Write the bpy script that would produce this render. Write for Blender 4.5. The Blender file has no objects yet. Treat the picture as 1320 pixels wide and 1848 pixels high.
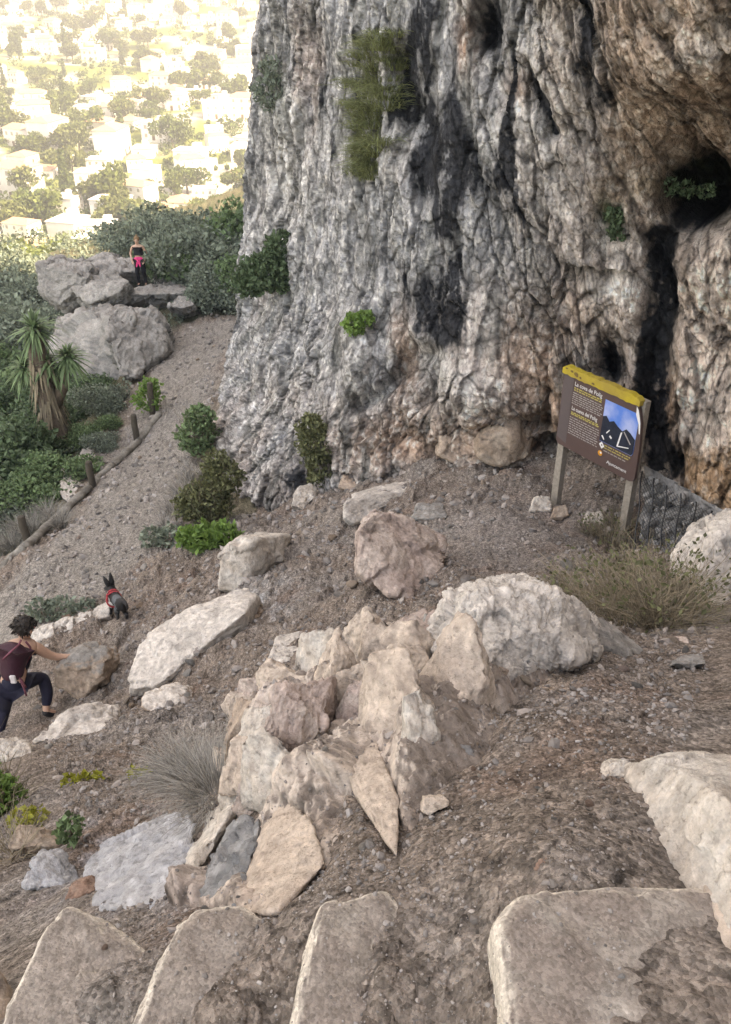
import bpy, bmesh, math, random
import numpy as np
from mathutils import Vector, Matrix

rng = np.random.default_rng(7)
random.seed(7)
SC = bpy.context.scene
COL = SC.collection

# ------------------------------------------------------------------ camera, sky, sun, exposure
F = 1600.0
PITCH = math.radians(32.0)
CP, SP = math.cos(PITCH), math.sin(PITCH)
CAM = np.array([0.0, 0.0, 1.6])
cd = bpy.data.cameras.new('camera')
cam = bpy.data.objects.new('camera', cd)
COL.objects.link(cam)
cam.location = CAM
cam.rotation_euler = (math.pi / 2 - PITCH, 0, 0)
cd.sensor_fit = 'VERTICAL'
cd.sensor_height = 24.0
cd.lens = F / 1848.0 * 24.0
cd.clip_start = 0.05
cd.clip_end = 8000
SC.camera = cam

SUN_DIR = Vector((0.85, -0.30, 0.0)).normalized()
SUN_EL = math.radians(42)
w = bpy.data.worlds.new('World')
SC.world = w
w.use_nodes = True
nt = w.node_tree
nt.nodes.clear()
sky = nt.nodes.new('ShaderNodeTexSky')
sky.sky_type = 'NISHITA'
sky.sun_disc = False
sky.sun_elevation = SUN_EL
sky.sun_rotation = math.atan2(SUN_DIR.x, SUN_DIR.y)
sky.air_density = 1.0
sky.dust_density = 2.0
bg = nt.nodes.new('ShaderNodeBackground')
bg.inputs['Strength'].default_value = 0.15
wo = nt.nodes.new('ShaderNodeOutputWorld')
nt.links.new(sky.outputs[0], bg.inputs['Color'])
nt.links.new(bg.outputs[0], wo.inputs['Surface'])
sd = bpy.data.lights.new('sun', 'SUN')
sd.energy = 5.0
sd.angle = math.radians(0.5)
sd.color = (1.0, 0.94, 0.84)
sun = bpy.data.objects.new('sun', sd)
COL.objects.link(sun)
sv = Vector((SUN_DIR.x * math.cos(SUN_EL), SUN_DIR.y * math.cos(SUN_EL), math.sin(SUN_EL)))
sun.rotation_euler = sv.to_track_quat('Z', 'Y').to_euler()
sun.location = (20, -10, 40)
vs = SC.view_settings
vs.view_transform = 'Standard'
vs.look = 'None'
vs.gamma = 1.0
vs.exposure = 2.85
vs.use_white_balance = True
vs.white_balance_temperature = 9600
vs.white_balance_tint = 14
SC.cycles.max_bounces = 6
SC.cycles.diffuse_bounces = 2
SC.cycles.use_denoising = True
SC.cycles.denoiser = 'OPENIMAGEDENOISE'
SC.cycles.denoising_input_passes = 'RGB_ALBEDO_NORMAL'
SC.cycles.denoising_prefilter = 'NONE'
SC.cycles.use_adaptive_sampling = False

# ------------------------------------------------------------------ pixel <-> place helpers
def ydir(py): return CP + (924.0 - py) / F * SP
def zdir(py): return -SP + (924.0 - py) / F * CP
def PD(px, py, d):
    """the place seen at a photo pixel, d metres along the view axis"""
    return np.array([(px - 660.0) / F * d, d * ydir(py), CAM[2] + d * zdir(py)])
def PY(px, py, Y):
    return PD(px, py, Y / ydir(py))

# ------------------------------------------------------------------ numpy noise
_perm = rng.permutation(256).astype(np.int32)
_perm = np.concatenate([_perm, _perm, _perm, _perm])
_g = rng.normal(size=(256, 3)).astype(np.float32)
_g /= np.linalg.norm(_g, axis=1, keepdims=True)
_rv = rng.random((256, 4)).astype(np.float32)

def perlin(p):
    p = p.astype(np.float32)
    i = np.floor(p).astype(np.int32)
    f = p - i
    u = f * f * f * (f * (f * 6 - 15) + 10)
    i &= 255
    res = None
    out = []
    for dx in (0, 1):
        a = _perm[(i[:, 0] + dx) & 255]
        for dy in (0, 1):
            b = _perm[a + ((i[:, 1] + dy) & 255)]
            for dz in (0, 1):
                h = _perm[b + ((i[:, 2] + dz) & 255)]
                g = _g[h]
                out.append(g[:, 0] * (f[:, 0] - dx) + g[:, 1] * (f[:, 1] - dy) + g[:, 2] * (f[:, 2] - dz))
    ux, uy, uz = u[:, 0], u[:, 1], u[:, 2]
    l = lambda a, b, t: a + (b - a) * t
    return l(l(l(out[0], out[1], uz), l(out[2], out[3], uz), uy), l(l(out[4], out[5], uz), l(out[6], out[7], uz), uy), ux) * 1.5

def fbm(p, octv=4, gain=0.5, seed=0.0):
    a, s, tot = 1.0, np.zeros(len(p), np.float32), 0
    q = p + seed * 17.31
    for _ in range(octv):
        s += a * perlin(q)
        tot += a
        a *= gain
        q = q * 2.03 + 11.7
    return s / tot

def ridged(p, octv=4, gain=0.5, seed=0.0):
    a, s, tot = 1.0, np.zeros(len(p), np.float32), 0
    q = p + seed * 13.77
    for _ in range(octv):
        s += a * (1 - np.abs(perlin(q)) * 2)
        tot += a
        a *= gain
        q = q * 2.1 + 7.1
    return s / tot

def worley(p, seed=0.0):
    """F1, F2, random numbers of the nearest cell, offset from its centre"""
    p = (p + seed * 9.13).astype(np.float32)
    i = np.floor(p).astype(np.int32)
    n = len(p)
    F1 = np.full(n, 9.0, np.float32)
    F2 = np.full(n, 9.0, np.float32)
    hid = np.zeros(n, np.int32)
    vec = np.zeros((n, 3), np.float32)
    for dx in (-1, 0, 1):
        for dy in (-1, 0, 1):
            for dz in (-1, 0, 1):
                c = i + np.array([dx, dy, dz], np.int32)
                h = _perm[_perm[_perm[c[:, 0] & 255] + (c[:, 1] & 255)] + (c[:, 2] & 255)]
                v = p - (c + _rv[h, :3])
                d = np.einsum('ij,ij->i', v, v)
                m = d < F1
                F2 = np.where(m, F1, np.minimum(F2, d))
                F1 = np.where(m, d, F1)
                hid = np.where(m, h, hid)
                vec[m] = v[m]
    return np.sqrt(F1), np.sqrt(F2), hid, vec

def blocks(p, scale, seed=0.0, tilt=0.9, crack=0.25, cw=0.09, anis=(1, 1, 1)):
    """broken rock: flat tilted facets with cracks between, about unit amplitude"""
    q = p * (np.array(anis, np.float32) / scale)
    q = q + 0.18 * np.stack([fbm(q * 1.7, 2, seed=1), fbm(q * 1.7, 2, seed=2), fbm(q * 1.7, 2, seed=3)], 1)
    f1, f2, h, v = worley(q, seed)
    out = (_rv[h, 3] - 0.5) * 1.2 + tilt * np.einsum('ij,ij->i', v, _g[(h * 7 + 3) & 255])
    e = np.clip((f2 - f1) / cw, 0, 1)
    return out * (0.3 + 0.7 * e) - crack * (1 - e) ** 2, e

def chips(p, scale, seed=1, octv=4, gain=0.5, lac=2.4, warp=0.12, anis=(1, 1, 1), planar=0.0):
    """chipped, fractured relief: flat facets meeting in sharp edges, at several sizes; 0..1, and how near to an edge (0 at it)"""
    g = np.random.default_rng(int(seed * 101) + 5)
    out = np.zeros(len(p), np.float32); tot = 0; a = 1.0; edge = None
    p = (p * np.array(anis)).astype(np.float32)
    for o in range(octv):
        R = np.linalg.qr(g.normal(size=(3, 3)))[0].astype(np.float32)
        q = (p @ R.T) / scale
        if warp: q = q + warp * np.stack([perlin(q * 1.3 + 3), perlin(q * 1.3 + 40), perlin(q * 1.3 + 80)], 1)
        q = q + seed * 7.7
        i = np.floor(q).astype(np.int32)
        F1 = np.full(len(p), 9.0, np.float32); F2 = F1.copy(); hid = np.zeros(len(p), np.int32); vec = np.zeros((len(p), 3), np.float32)
        for dx in (-1, 0, 1):
            for dy in (-1, 0, 1):
                for dz in (-1, 0, 1):
                    c = i + np.array([dx, dy, dz], np.int32)
                    h = _perm[_perm[_perm[c[:, 0] & 255] + (c[:, 1] & 255)] + (c[:, 2] & 255)]
                    v = q - (c + _rv[h, :3])
                    d = np.abs(v).max(1) * 0.75 + np.abs(v).sum(1) * 0.25
                    m = d < F1
                    F2 = np.where(m, F1, np.minimum(F2, d)); F1 = np.where(m, d, F1)
                    hid = np.where(m, h, hid); vec[m] = v[m]
        f = (1 - 0.7 * planar) * (0.75 - F1) + 0.15 * planar + (0.55 + 0.4 * planar) * np.einsum('ij,ij->i', vec, _g[(hid * 5 + o) & 255])
        out += a * f
        tot += a
        if edge is None: edge = np.clip((F2 - F1) / 0.14, 0, 1)
        elif o == 1: edge = np.minimum(edge, np.clip((F2 - F1) / 0.2, 0, 1) * 0.5 + 0.5)
        a *= gain; scale = scale / lac
    return out / tot, edge

def sstep(a, b, x):
    t = np.clip((x - a) / (b - a), 0, 1)
    return t * t * (3 - 2 * t)

# ------------------------------------------------------------------ mesh helpers
def mesh_np(name, V, faces, mat=None, col=None, smooth=True):
    """faces: (n,3) or (n,4) int array"""
    me = bpy.data.meshes.new(name)
    V = np.asarray(V, np.float32)
    faces = np.asarray(faces, np.int32)
    n, k = faces.shape
    me.vertices.add(len(V))
    me.vertices.foreach_set('co', V.ravel())
    me.loops.add(n * k)
    me.loops.foreach_set('vertex_index', faces.ravel())
    me.polygons.add(n)
    me.polygons.foreach_set('loop_start', np.arange(0, n * k, k, dtype=np.int32))
    me.polygons.foreach_set('use_smooth', np.full(n, smooth))
    me.update(calc_edges=True)
    if col is not None:
        a = me.attributes.new('col', 'FLOAT_COLOR', 'POINT')
        c = np.ones((len(V), 4), np.float32)
        c[:, :3] = col
        a.data.foreach_set('color', c.ravel())
    if mat is not None:
        me.materials.append(mat)
    return me

def obj(name, me, parent=None, loc=None):
    o = bpy.data.objects.new(name, me)
    COL.objects.link(o)
    if parent is not None:
        o.parent = parent
    if loc is not None:
        o.location = loc
    return o

def tag(o, label=None, cat=None, group=None, kind=None):
    if label: o['label'] = label
    if cat: o['category'] = cat
    if group: o['group'] = group
    if kind: o['kind'] = kind
    return o

def empty(name, loc, label, cat, group=None):
    o = bpy.data.objects.new(name, None)
    COL.objects.link(o)
    o.location = loc
    o.empty_display_size = 0.1
    return tag(o, label, cat, group)

def children(o): return [c for c in COL.objects if c.parent == o]

def copy_tree(o, kids=None, parent=None):
    c = o.copy()
    COL.objects.link(c)
    if parent is not None: c.parent = parent
    for ch in (kids.get(o.name, []) if kids else children(o)):
        copy_tree(ch, kids, c)
    return c

def vnormals(V, Fc):
    n = np.zeros_like(V)
    a, b, c = V[Fc[:, 0]], V[Fc[:, 1]], V[Fc[:, 2]]
    fn = np.cross(b - a, c - a)
    for k in range(Fc.shape[1]):
        for ax in range(3):
            n[:, ax] += np.bincount(Fc[:, k], fn[:, ax], len(V))
    return n / np.maximum(np.linalg.norm(n, axis=1, keepdims=True), 1e-12)

def grid_faces(nr, nc):
    i = np.arange(nr - 1)[:, None] * nc + np.arange(nc - 1)[None, :]
    return np.stack([i, i + 1, i + nc + 1, i + nc], -1).reshape(-1, 4)

def bm_mesh(name, bm, mats, smooth=False):
    me = bpy.data.meshes.new(name)
    bm.normal_update()
    bm.to_mesh(me)
    bm.free()
    for m in (mats if isinstance(mats, (list, tuple)) else [mats]):
        me.materials.append(m)
    if smooth:
        me.polygons.foreach_set('use_smooth', np.full(len(me.polygons), True))
    return me

def box_bm(bm, c, s, M=None):
    r = bmesh.ops.create_cube(bm, size=1.0)
    for v in r['verts']:
        v.co = Vector((v.co.x * s[0] + c[0], v.co.y * s[1] + c[1], v.co.z * s[2] + c[2]))
        if M is not None: v.co = M @ v.co
    return r['verts']

def tube_np(path, radii, sides=8, cap=True):
    """a bent tapering tube as (V, quads)"""
    path = np.asarray(path, float)
    V, Q = [], []
    n = len(path)
    up = np.array([0.3, 0.2, 1.0])
    for i in range(n):
        t = path[min(i + 1, n - 1)] - path[max(i - 1, 0)]
        t /= np.linalg.norm(t) + 1e-9
        ref = up if abs(np.dot(t, up / np.linalg.norm(up))) < 0.95 else np.array([1.0, 0, 0])
        a = np.cross(t, ref); a /= np.linalg.norm(a)
        b = np.cross(t, a)
        for s in range(sides):
            an = 2 * math.pi * s / sides
            V.append(path[i] + radii[i] * (math.cos(an) * a + math.sin(an) * b))
    for i in range(n - 1):
        for s in range(sides):
            s2 = (s + 1) % sides
            Q.append((i * sides + s, i * sides + s2, (i + 1) * sides + s2, (i + 1) * sides + s))
    if cap:
        for i, rev in ((0, True), (n - 1, False)):
            V.append(path[i]); c = len(V) - 1
            for s in range(0, sides, 2):
                a, b, d = i * sides + s, i * sides + (s + 1) % sides, i * sides + (s + 2) % sides
                Q.append((c, d, b, a) if rev else (c, a, b, d))
    return np.array(V), np.array(Q)

def join_np(parts):
    V, Q, o = [], [], 0
    for v, q in parts:
        V.append(v); Q.append(q + o); o += len(v)
    return np.concatenate(V), np.concatenate(Q)

# ------------------------------------------------------------------ materials
def pmat(name, base=(0.5, 0.5, 0.5), rough=0.8, attr=None, var=0.25, scale=30.0, bump=0.0, bscale=60.0, bdist=0.01,
         island=0.0, transl=0.0, metallic=0.0, spec=0.3, tint=None, grains=(), pits=0.0):
    m = bpy.data.materials.new(name)
    m.use_nodes = True
    t = m.node_tree
    b = t.nodes['Principled BSDF']
    b.inputs['Roughness'].default_value = rough
    b.inputs['Metallic'].default_value = metallic
    b.inputs['Specular IOR Level'].default_value = spec
    L = t.links.new
    tc = t.nodes.new('ShaderNodeTexCoord')
    if attr:
        a = t.nodes.new('ShaderNodeAttribute'); a.attribute_name = attr
        src = a.outputs['Color']
    else:
        c = t.nodes.new('ShaderNodeRGB'); c.outputs[0].default_value = (*base, 1)
        src = c.outputs[0]
    if tint is not None:      # a second colour in patches
        n2 = t.nodes.new('ShaderNodeTexNoise'); n2.inputs['Scale'].default_value = scale * 0.23
        n2.inputs['Detail'].default_value = 5
        L(tc.outputs['Object'], n2.inputs['Vector'])
        r2 = t.nodes.new('ShaderNodeMapRange'); r2.inputs[1].default_value = 0.42; r2.inputs[2].default_value = 0.62
        L(n2.outputs['Fac'], r2.inputs[0])
        mx2 = t.nodes.new('ShaderNodeMix'); mx2.data_type = 'RGBA'
        mx2.inputs[7].default_value = (*tint, 1)
        L(r2.outputs[0], mx2.inputs[0]); L(src, mx2.inputs[6])
        src = mx2.outputs[2]
    n = t.nodes.new('ShaderNodeTexNoise'); n.inputs['Scale'].default_value = scale
    n.inputs['Detail'].default_value = 8; n.inputs['Roughness'].default_value = 0.7
    L(tc.outputs['Object'], n.inputs['Vector'])
    mr = t.nodes.new('ShaderNodeMapRange')
    mr.inputs[1].default_value = 0.25; mr.inputs[2].default_value = 0.75
    mr.inputs[3].default_value = 1 - var; mr.inputs[4].default_value = 1 + var
    L(n.outputs['Fac'], mr.inputs[0])
    fac = mr.outputs[0]
    if island:
        g = t.nodes.new('ShaderNodeNewGeometry')
        m2 = t.nodes.new('ShaderNodeMapRange')
        m2.inputs[3].default_value = 1 - island; m2.inputs[4].default_value = 1 + island
        L(g.outputs['Random Per Island'], m2.inputs[0])
        mu = t.nodes.new('ShaderNodeMath'); mu.operation = 'MULTIPLY'
        L(fac, mu.inputs[0]); L(m2.outputs[0], mu.inputs[1])
        fac = mu.outputs[0]
    hts = []
    def times(f1, f2):
        mu = t.nodes.new('ShaderNodeMath'); mu.operation = 'MULTIPLY'
        L(f1, mu.inputs[0]); L(f2, mu.inputs[1])
        return mu.outputs[0]
    for gs, gv, gh in grains:        # grit: little stones of different tone that stand proud
        vo = t.nodes.new('ShaderNodeTexVoronoi'); vo.inputs['Scale'].default_value = gs
        L(tc.outputs['Object'], vo.inputs['Vector'])
        sp = t.nodes.new('ShaderNodeSeparateColor'); L(vo.outputs['Color'], sp.inputs[0])
        m3 = t.nodes.new('ShaderNodeMapRange'); m3.inputs[3].default_value = 1 - gv; m3.inputs[4].default_value = 1 + gv
        L(sp.outputs[0], m3.inputs[0]); fac = times(fac, m3.outputs[0])
        m4 = t.nodes.new('ShaderNodeMapRange'); m4.inputs[1].default_value = 0.0; m4.inputs[2].default_value = 0.75; m4.inputs[3].default_value = gh; m4.inputs[4].default_value = 0.0
        L(vo.outputs['Distance'], m4.inputs[0]); hts.append(times(m4.outputs[0], sp.outputs[1]))
    if pits:
        n5 = t.nodes.new('ShaderNodeTexNoise'); n5.inputs['Scale'].default_value = scale * 1.7; n5.inputs['Detail'].default_value = 6; n5.inputs['Roughness'].default_value = 0.75
        L(tc.outputs['Object'], n5.inputs['Vector'])
        m5 = t.nodes.new('ShaderNodeMapRange'); m5.inputs[1].default_value = 0.34; m5.inputs[2].default_value = 0.44; m5.inputs[3].default_value = 1 - pits; m5.inputs[4].default_value = 1.0
        L(n5.outputs['Fac'], m5.inputs[0]); fac = times(fac, m5.outputs[0])
    mx = t.nodes.new('ShaderNodeVectorMath'); mx.operation = 'SCALE'
    L(src, mx.inputs[0]); L(fac, mx.inputs['Scale'])
    L(mx.outputs[0], b.inputs['Base Color'])
    if bump:
        nb = t.nodes.new('ShaderNodeTexNoise'); nb.inputs['Scale'].default_value = bscale
        nb.inputs['Detail'].default_value = 10; nb.inputs['Roughness'].default_value = 0.65
        L(tc.outputs['Object'], nb.inputs['Vector'])
        bp = t.nodes.new('ShaderNodeBump'); bp.inputs['Strength'].default_value = bump
        bp.inputs['Distance'].default_value = bdist
        hsrc = nb.outputs['Fac']
        for h_ in hts:
            ad = t.nodes.new('ShaderNodeMath'); ad.operation = 'ADD'
            L(hsrc, ad.inputs[0]); L(h_, ad.inputs[1]); hsrc = ad.outputs[0]
        L(hsrc, bp.inputs['Height']); L(bp.outputs[0], b.inputs['Normal'])
    if transl:
        tr = t.nodes.new('ShaderNodeBsdfTranslucent')
        L(mx.outputs[0], tr.inputs['Color'])
        ms = t.nodes.new('ShaderNodeMixShader'); ms.inputs[0].default_value = transl
        L(b.outputs[0], ms.inputs[1]); L(tr.outputs[0], ms.inputs[2])
        L(ms.outputs[0], t.nodes['Material Output'].inputs['Surface'])
    return m

M_CLIFF = pmat('cliff_rock', attr='col', rough=0.92, var=0.4, scale=9, bump=0.9, bscale=12, bdist=0.08, spec=0.12, pits=0.4)
M_GROUND = pmat('earth', attr='col', rough=0.95, var=0.45, scale=40, bump=1.0, bscale=60, bdist=0.018, spec=0.1, grains=((34, 0.28, 0.9), (95, 0.38, 0.7)), pits=0.3)
M_ROCK = pmat('limestone', attr='col', rough=0.9, var=0.34, scale=24, bump=0.9, bscale=26, bdist=0.025, spec=0.15, pits=0.45)
M_STEP = pmat('worn_step_stone', attr='col', rough=0.93, var=0.35, scale=30, bump=0.8, bscale=45, bdist=0.01, spec=0.12, pits=0.3, grains=((140, 0.22, 0.25),))
M_PEBBLE = pmat('pebbles', base=(0.245, 0.215, 0.195), rough=0.9, var=0.15, scale=60, island=0.5, spec=0.15, tint=(0.24, 0.225, 0.215))
M_STONE = pmat('loose_stone', base=(0.28, 0.24, 0.21), rough=0.9, var=0.3, scale=20, island=0.0, bump=0.5, bscale=40, bdist=0.01, spec=0.15)

# ------------------------------------------------------------------ terrain: a height field through surveyed points
def solve_rbf(pts, vals, smooth=1e-4, poly=True):
    n = len(pts)
    d = np.linalg.norm(pts[:, None] - pts[None], axis=2)
    k = pts.shape[1] + 1
    A = np.zeros((n + k, n + k))
    A[:n, :n] = d - np.eye(n) * smooth
    A[:n, n] = 1; A[n, :n] = 1
    A[:n, n + 1:] = pts; A[n + 1:, :n] = pts.T
    b = np.zeros(n + k); b[:n] = vals
    w_ = np.linalg.lstsq(A, b, rcond=None)[0]
    def ev(q):
        q = np.atleast_2d(q)
        out = np.empty(len(q))
        for s in range(0, len(q), 20000):
            qq = q[s:s + 20000]
            dd = np.sqrt(((qq[:, None] - pts[None]) ** 2).sum(2))
            out[s:s + 20000] = dd @ w_[:n] + w_[n] + qq @ w_[n + 1:]
        return out
    return ev

TD = [  # photo pixel, metres along the view axis
    (1000, 1480, 2.07), (1000, 1300, 2.85), (1000, 1215, 3.5), (1150, 1300, 2.9), (1150, 1450, 2.2), (1300, 1300, 3.0),
    (1320, 1450, 2.3), (1320, 1600, 1.95),
    (1300, 1240, 3.5), (1250, 1180, 4.4), (1320, 1130, 5.3), (1150, 1085, 6.2), (1250, 1080, 6.4), (1060, 1060, 7.0),
    (930, 1050, 8.0), (860, 1060, 7.9), (850, 1000, 9.2), (900, 930, 10.4), (990, 915, 11.0), (1137, 985, 10.18),
    (1060, 950, 10.4), (800, 900, 11.6), (650, 900, 13.0), (730, 1000, 10.0),
    (600, 1000, 10.6), (560, 1100, 8.7), (620, 1150, 7.4), (700, 1120, 7.7), (800, 1120, 6.9),
    (700, 1190, 4.55), (600, 1235, 4.35), (490, 1285, 4.2), (430, 1400, 3.75), (840, 1200, 4.0), (900, 1240, 3.5),
    (1050, 1130, 4.3), (1150, 1175, 4.3),
    (640, 1230, 4.2),
    (700, 1320, 3.25), (580, 1320, 3.5), (700, 1460, 2.55), (820, 1450, 2.45), (850, 1350, 2.9), (600, 1500, 2.5), (520, 1430, 3.0),
    (700, 1580, 2.13), (800, 1650, 1.92), (500, 1600, 2.42), (420, 1560, 2.95), (360, 1560, 3.3),
    (250, 1560, 4.1), (330, 1500, 4.4), (160, 1600, 3.7), (60, 1570, 4.2), (380, 1400, 5.3), (150, 1450, 5.2), (50, 1400, 6.2),
    (50, 1350, 7.4), (300, 1330, 6.6), (200, 1330, 7.2), (420, 1290, 7.0), (80, 1300, 9.6), (200, 1280, 8.6),
    (250, 1250, 9.1), (400, 1240, 7.9), (450, 1190, 8.2), (350, 1150, 9.6), (200, 1200, 10.2), (300, 1070, 11.6), (450, 1000, 12.0), (450, 1060, 10.6),
    (540, 940, 13.6), (210, 1120, 11.9), (100, 1170, 11.2), (30, 1200, 11.0), (0, 1310, 10.0),
    (60, 1120, 12.3), (60, 1030, 14.0), (200, 1000, 14.3), (330, 960, 14.2), (200, 900, 17.0), (330, 890, 16.2), (250, 800, 20.3), (340, 800, 19.2),
    (300, 700, 22.5), (370, 690, 22.0), (350, 620, 25.2), (410, 620, 25.0), (400, 565, 27.6), (330, 540, 28.6), (258, 515, 29.4),
    (0, 1010, 14.9), (100, 900, 18.2), (115, 810, 20.8), (0, 900, 19.5), (60, 820, 23.0), (180, 700, 24.5), (240, 690, 23.5),
    (0, 720, 30.0), (60, 620, 35.0), (0, 560, 50.0), (60, 520, 50.0),
    (400, 470, 38.0), (300, 445, 50.0), (440, 400, 50.0),
]
TW = [  # surveyed in metres
    (0.27, 0.9, -0.02), (0.5, 0.9, 0.0), (0.7, 0.95, 0.03), (1.0, 0.9, 0.06), (0.4, 1.2, -0.01), (0.9, 1.2, 0.04), (0.15, 0.9, -0.19), (0.17, 1.15, -0.17),
    (-0.1, 0.9, -0.19), (0.05, 1.0, -0.145), (0.12, 0.85, -0.14), (-0.05, 1.25, -0.22), (-0.21, 1.0, -0.37), (-0.45, 1.05, -0.375), (-0.29, 1.05, -0.315), (-0.22, 1.25, -0.33), (-0.3, 1.4, -0.46),
    (-0.6, 1.1, -0.56), (-0.8, 1.2, -0.56), (-0.64, 1.2, -0.50), (-0.58, 1.0, -0.5), (-0.95, 1.2, -0.76), (-0.7, 1.65, -1.0), (-1.1, 1.7, -1.15), (-1.4, 1.3, -1.1),
    (0.3, 0.3, 0.0), (-0.1, 0.3, -0.2), (-0.5, 0.3, -0.38), (-0.9, 0.3, -0.58), (-1.5, 0.3, -1.0), (0.8, 0.3, 0.05), (0.5, -0.5, 0.1), (1.5, 0, 0.3),
    (0, -3, 0.6), (-3, -3, -1.0), (3, -3, 1.2), (-3, 1.5, -2.6), (-5, 4, -5.0), (-7, 8, -7.5), (-9, 14, -10.5), (-14, 22, -14), (-5, -2, -3),
    (-25, 40, -20), (-40, 30, -27), (-20, 5, -16), (-27, 66, -18.6), (-15.6, 61, -15.4), (-7.6, 58.5, -11.7), (-45, 70, -24), (5, 65, -9), (0, 45, -8), (20, 30, -3),
    (2.2, 1.6, 0.15), (3.0, 3.0, -0.5), (4.5, 6.0, -2.2), (8, 10, -3), (1.0, 15, -5.5), (6, 14, -4),
]
CLIFF_Y = [  # photo pixel, metres ahead of the camera
    (470, -350, 23), (470, 0, 22.0), (455, 150, 21.6), (445, 350, 21.2), (440, 450, 20.9), (432, 560, 20.4), (415, 650, 19.6), (395, 750, 17.2), (385, 830, 15.8),
    (400, 890, 14.6), (470, 930, 13.7), (470, 800, 14.8), (480, 650, 16.6), (500, 450, 17.9), (500, 200, 18.8), (510, 0, 19.4),
    (560, 900, 12.9), (560, 750, 13.9), (560, 600, 15.2), (560, 400, 16.6), (560, 200, 17.2), (560, 0, 17.8), (600, -350, 18.5),
    (640, 870, 12.4), (700, 860, 12.0), (700, 600, 13.2), (700, 300, 13.8), (700, 0, 14.4), (700, -350, 15.2),
    (850, 840, 11.1), (850, 600, 11.5), (850, 300, 11.9), (850, 0, 12.2), (850, -350, 12.6),
    (1000, 835, 10.5), (1000, 600, 10.5), (1000, 300, 10.6), (1000, 0, 10.4), (1000, -350, 10.2),
    (1160, 870, 9.3), (1160, 600, 9.6), (1160, 300, 9.8), (1160, 100, 9.0), (1160, 0, 8.4), (1160, -350, 8.0),
    (1320, 980, 7.6), (1320, 800, 8.2), (1320, 600, 8.6), (1320, 300, 9.0), (1320, 100, 7.8), (1320, 0, 7.0), (1320, -350, 6.4),
    (1500, 1050, 6.0), (1500, 600, 7.0), (1500, 300, 7.2), (1500, 0, 5.6), (1500, -350, 5.2), (1750, 1200, 4.4), (1750, 600, 5.0), (1750, 0, 4.2), (1750, -350, 4.0),
]
tw = [PD(*t) for t in TD] + [np.array(t, float) for t in TW]
for px, py, Y in CLIFF_Y:          # the ground meets the foot of the cliff
    if (px, py) in ((385, 830), (400, 890), (470, 930), (560, 900), (640, 870), (700, 860), (850, 840), (1000, 835), (1160, 870), (1320, 980), (395, 750)):
        tw.append(PY(px, py, Y))
tw = np.array(tw)
_H = solve_rbf(tw[:, :2], tw[:, 2], 2e-3)
def H(x, y):
    return _H(np.stack([np.ravel(x), np.ravel(y)], 1))

_dd = np.concatenate([np.linspace(1.2, 12, 500), np.linspace(12.02, 80, 700)])
_hits = {}
def ground_at(px, py):
    """first place on the ground seen at a photo pixel"""
    k = (px, py)
    if k not in _hits:
        q = np.stack([(px - 660.0) / F * _dd, _dd * ydir(py), CAM[2] + _dd * zdir(py)], 1)
        below = q[:, 2] <= H(q[:, 0], q[:, 1])
        i = int(np.argmax(below)) if below.any() else len(_dd) - 1
        _hits[k] = q[i]
    return _hits[k]
def G(px, py):
    p = ground_at(px, py)
    return Vector(p)

# path centre line, from the photo
PATH = np.array([ground_at(*p)[:2] for p in ((-60, 1180), (60, 1090), (150, 1020), (230, 910), (290, 790), (325, 690), (370, 600))])
def path_mask(x, y):
    p = np.stack([x, y], 1)
    best = np.full(len(p), 99.0)
    for a, b in zip(PATH[:-1], PATH[1:]):
        ab = b - a
        t = np.clip(((p - a) @ ab) / (ab @ ab), 0, 1)
        best = np.minimum(best, np.linalg.norm(p - a - t[:, None] * ab, axis=1))
    return best
def to_px(P):
    d = (P[:, 1]) * CP - (P[:, 2] - CAM[2]) * SP
    u = (P[:, 1]) * SP + (P[:, 2] - CAM[2]) * CP
    d = np.maximum(d, 1e-3)
    return 660 + F * P[:, 0] / d, 924 - F * u / d

def blob(px, py, cx, cy, rx, ry):
    return np.exp(-(((px - cx) / rx) ** 2 + ((py - cy) / ry) ** 2))

OUTCROP = [(300, 1640), (345, 1540), (385, 1445), (432, 1290), (495, 1238), (600, 1222), (640, 1205), (690, 1150), (770, 1165), (850, 1200), (960, 1190), (1060, 1190), (1060, 1250),
           (930, 1300), (870, 1380), (800, 1410), (740, 1530), (700, 1560), (650, 1470), (600, 1570), (500, 1650), (430, 1655)]
def poly_dist(px, py, poly):
    """signed distance in to a polygon, positive inside"""
    best = np.full(len(px), 1e9); ins = np.zeros(len(px), bool)
    n = len(poly)
    for k in range(n):
        (x1, y1), (x2, y2) = poly[k], poly[(k + 1) % n]
        t = np.clip(((px - x1) * (x2 - x1) + (py - y1) * (y2 - y1)) / ((x2 - x1) ** 2 + (y2 - y1) ** 2), 0, 1)
        best = np.minimum(best, np.hypot(px - x1 - t * (x2 - x1), py - y1 - t * (y2 - y1)))
        c = (y1 > py) != (y2 > py)
        ins ^= c & (px < (x2 - x1) * (py - y1) / (y2 - y1 + 1e-9) + x1)
    return np.where(ins, best, -best)
def outcrop_mask(px, py):
    return sstep(-10, 25, poly_dist(px, py, OUTCROP))

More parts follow.
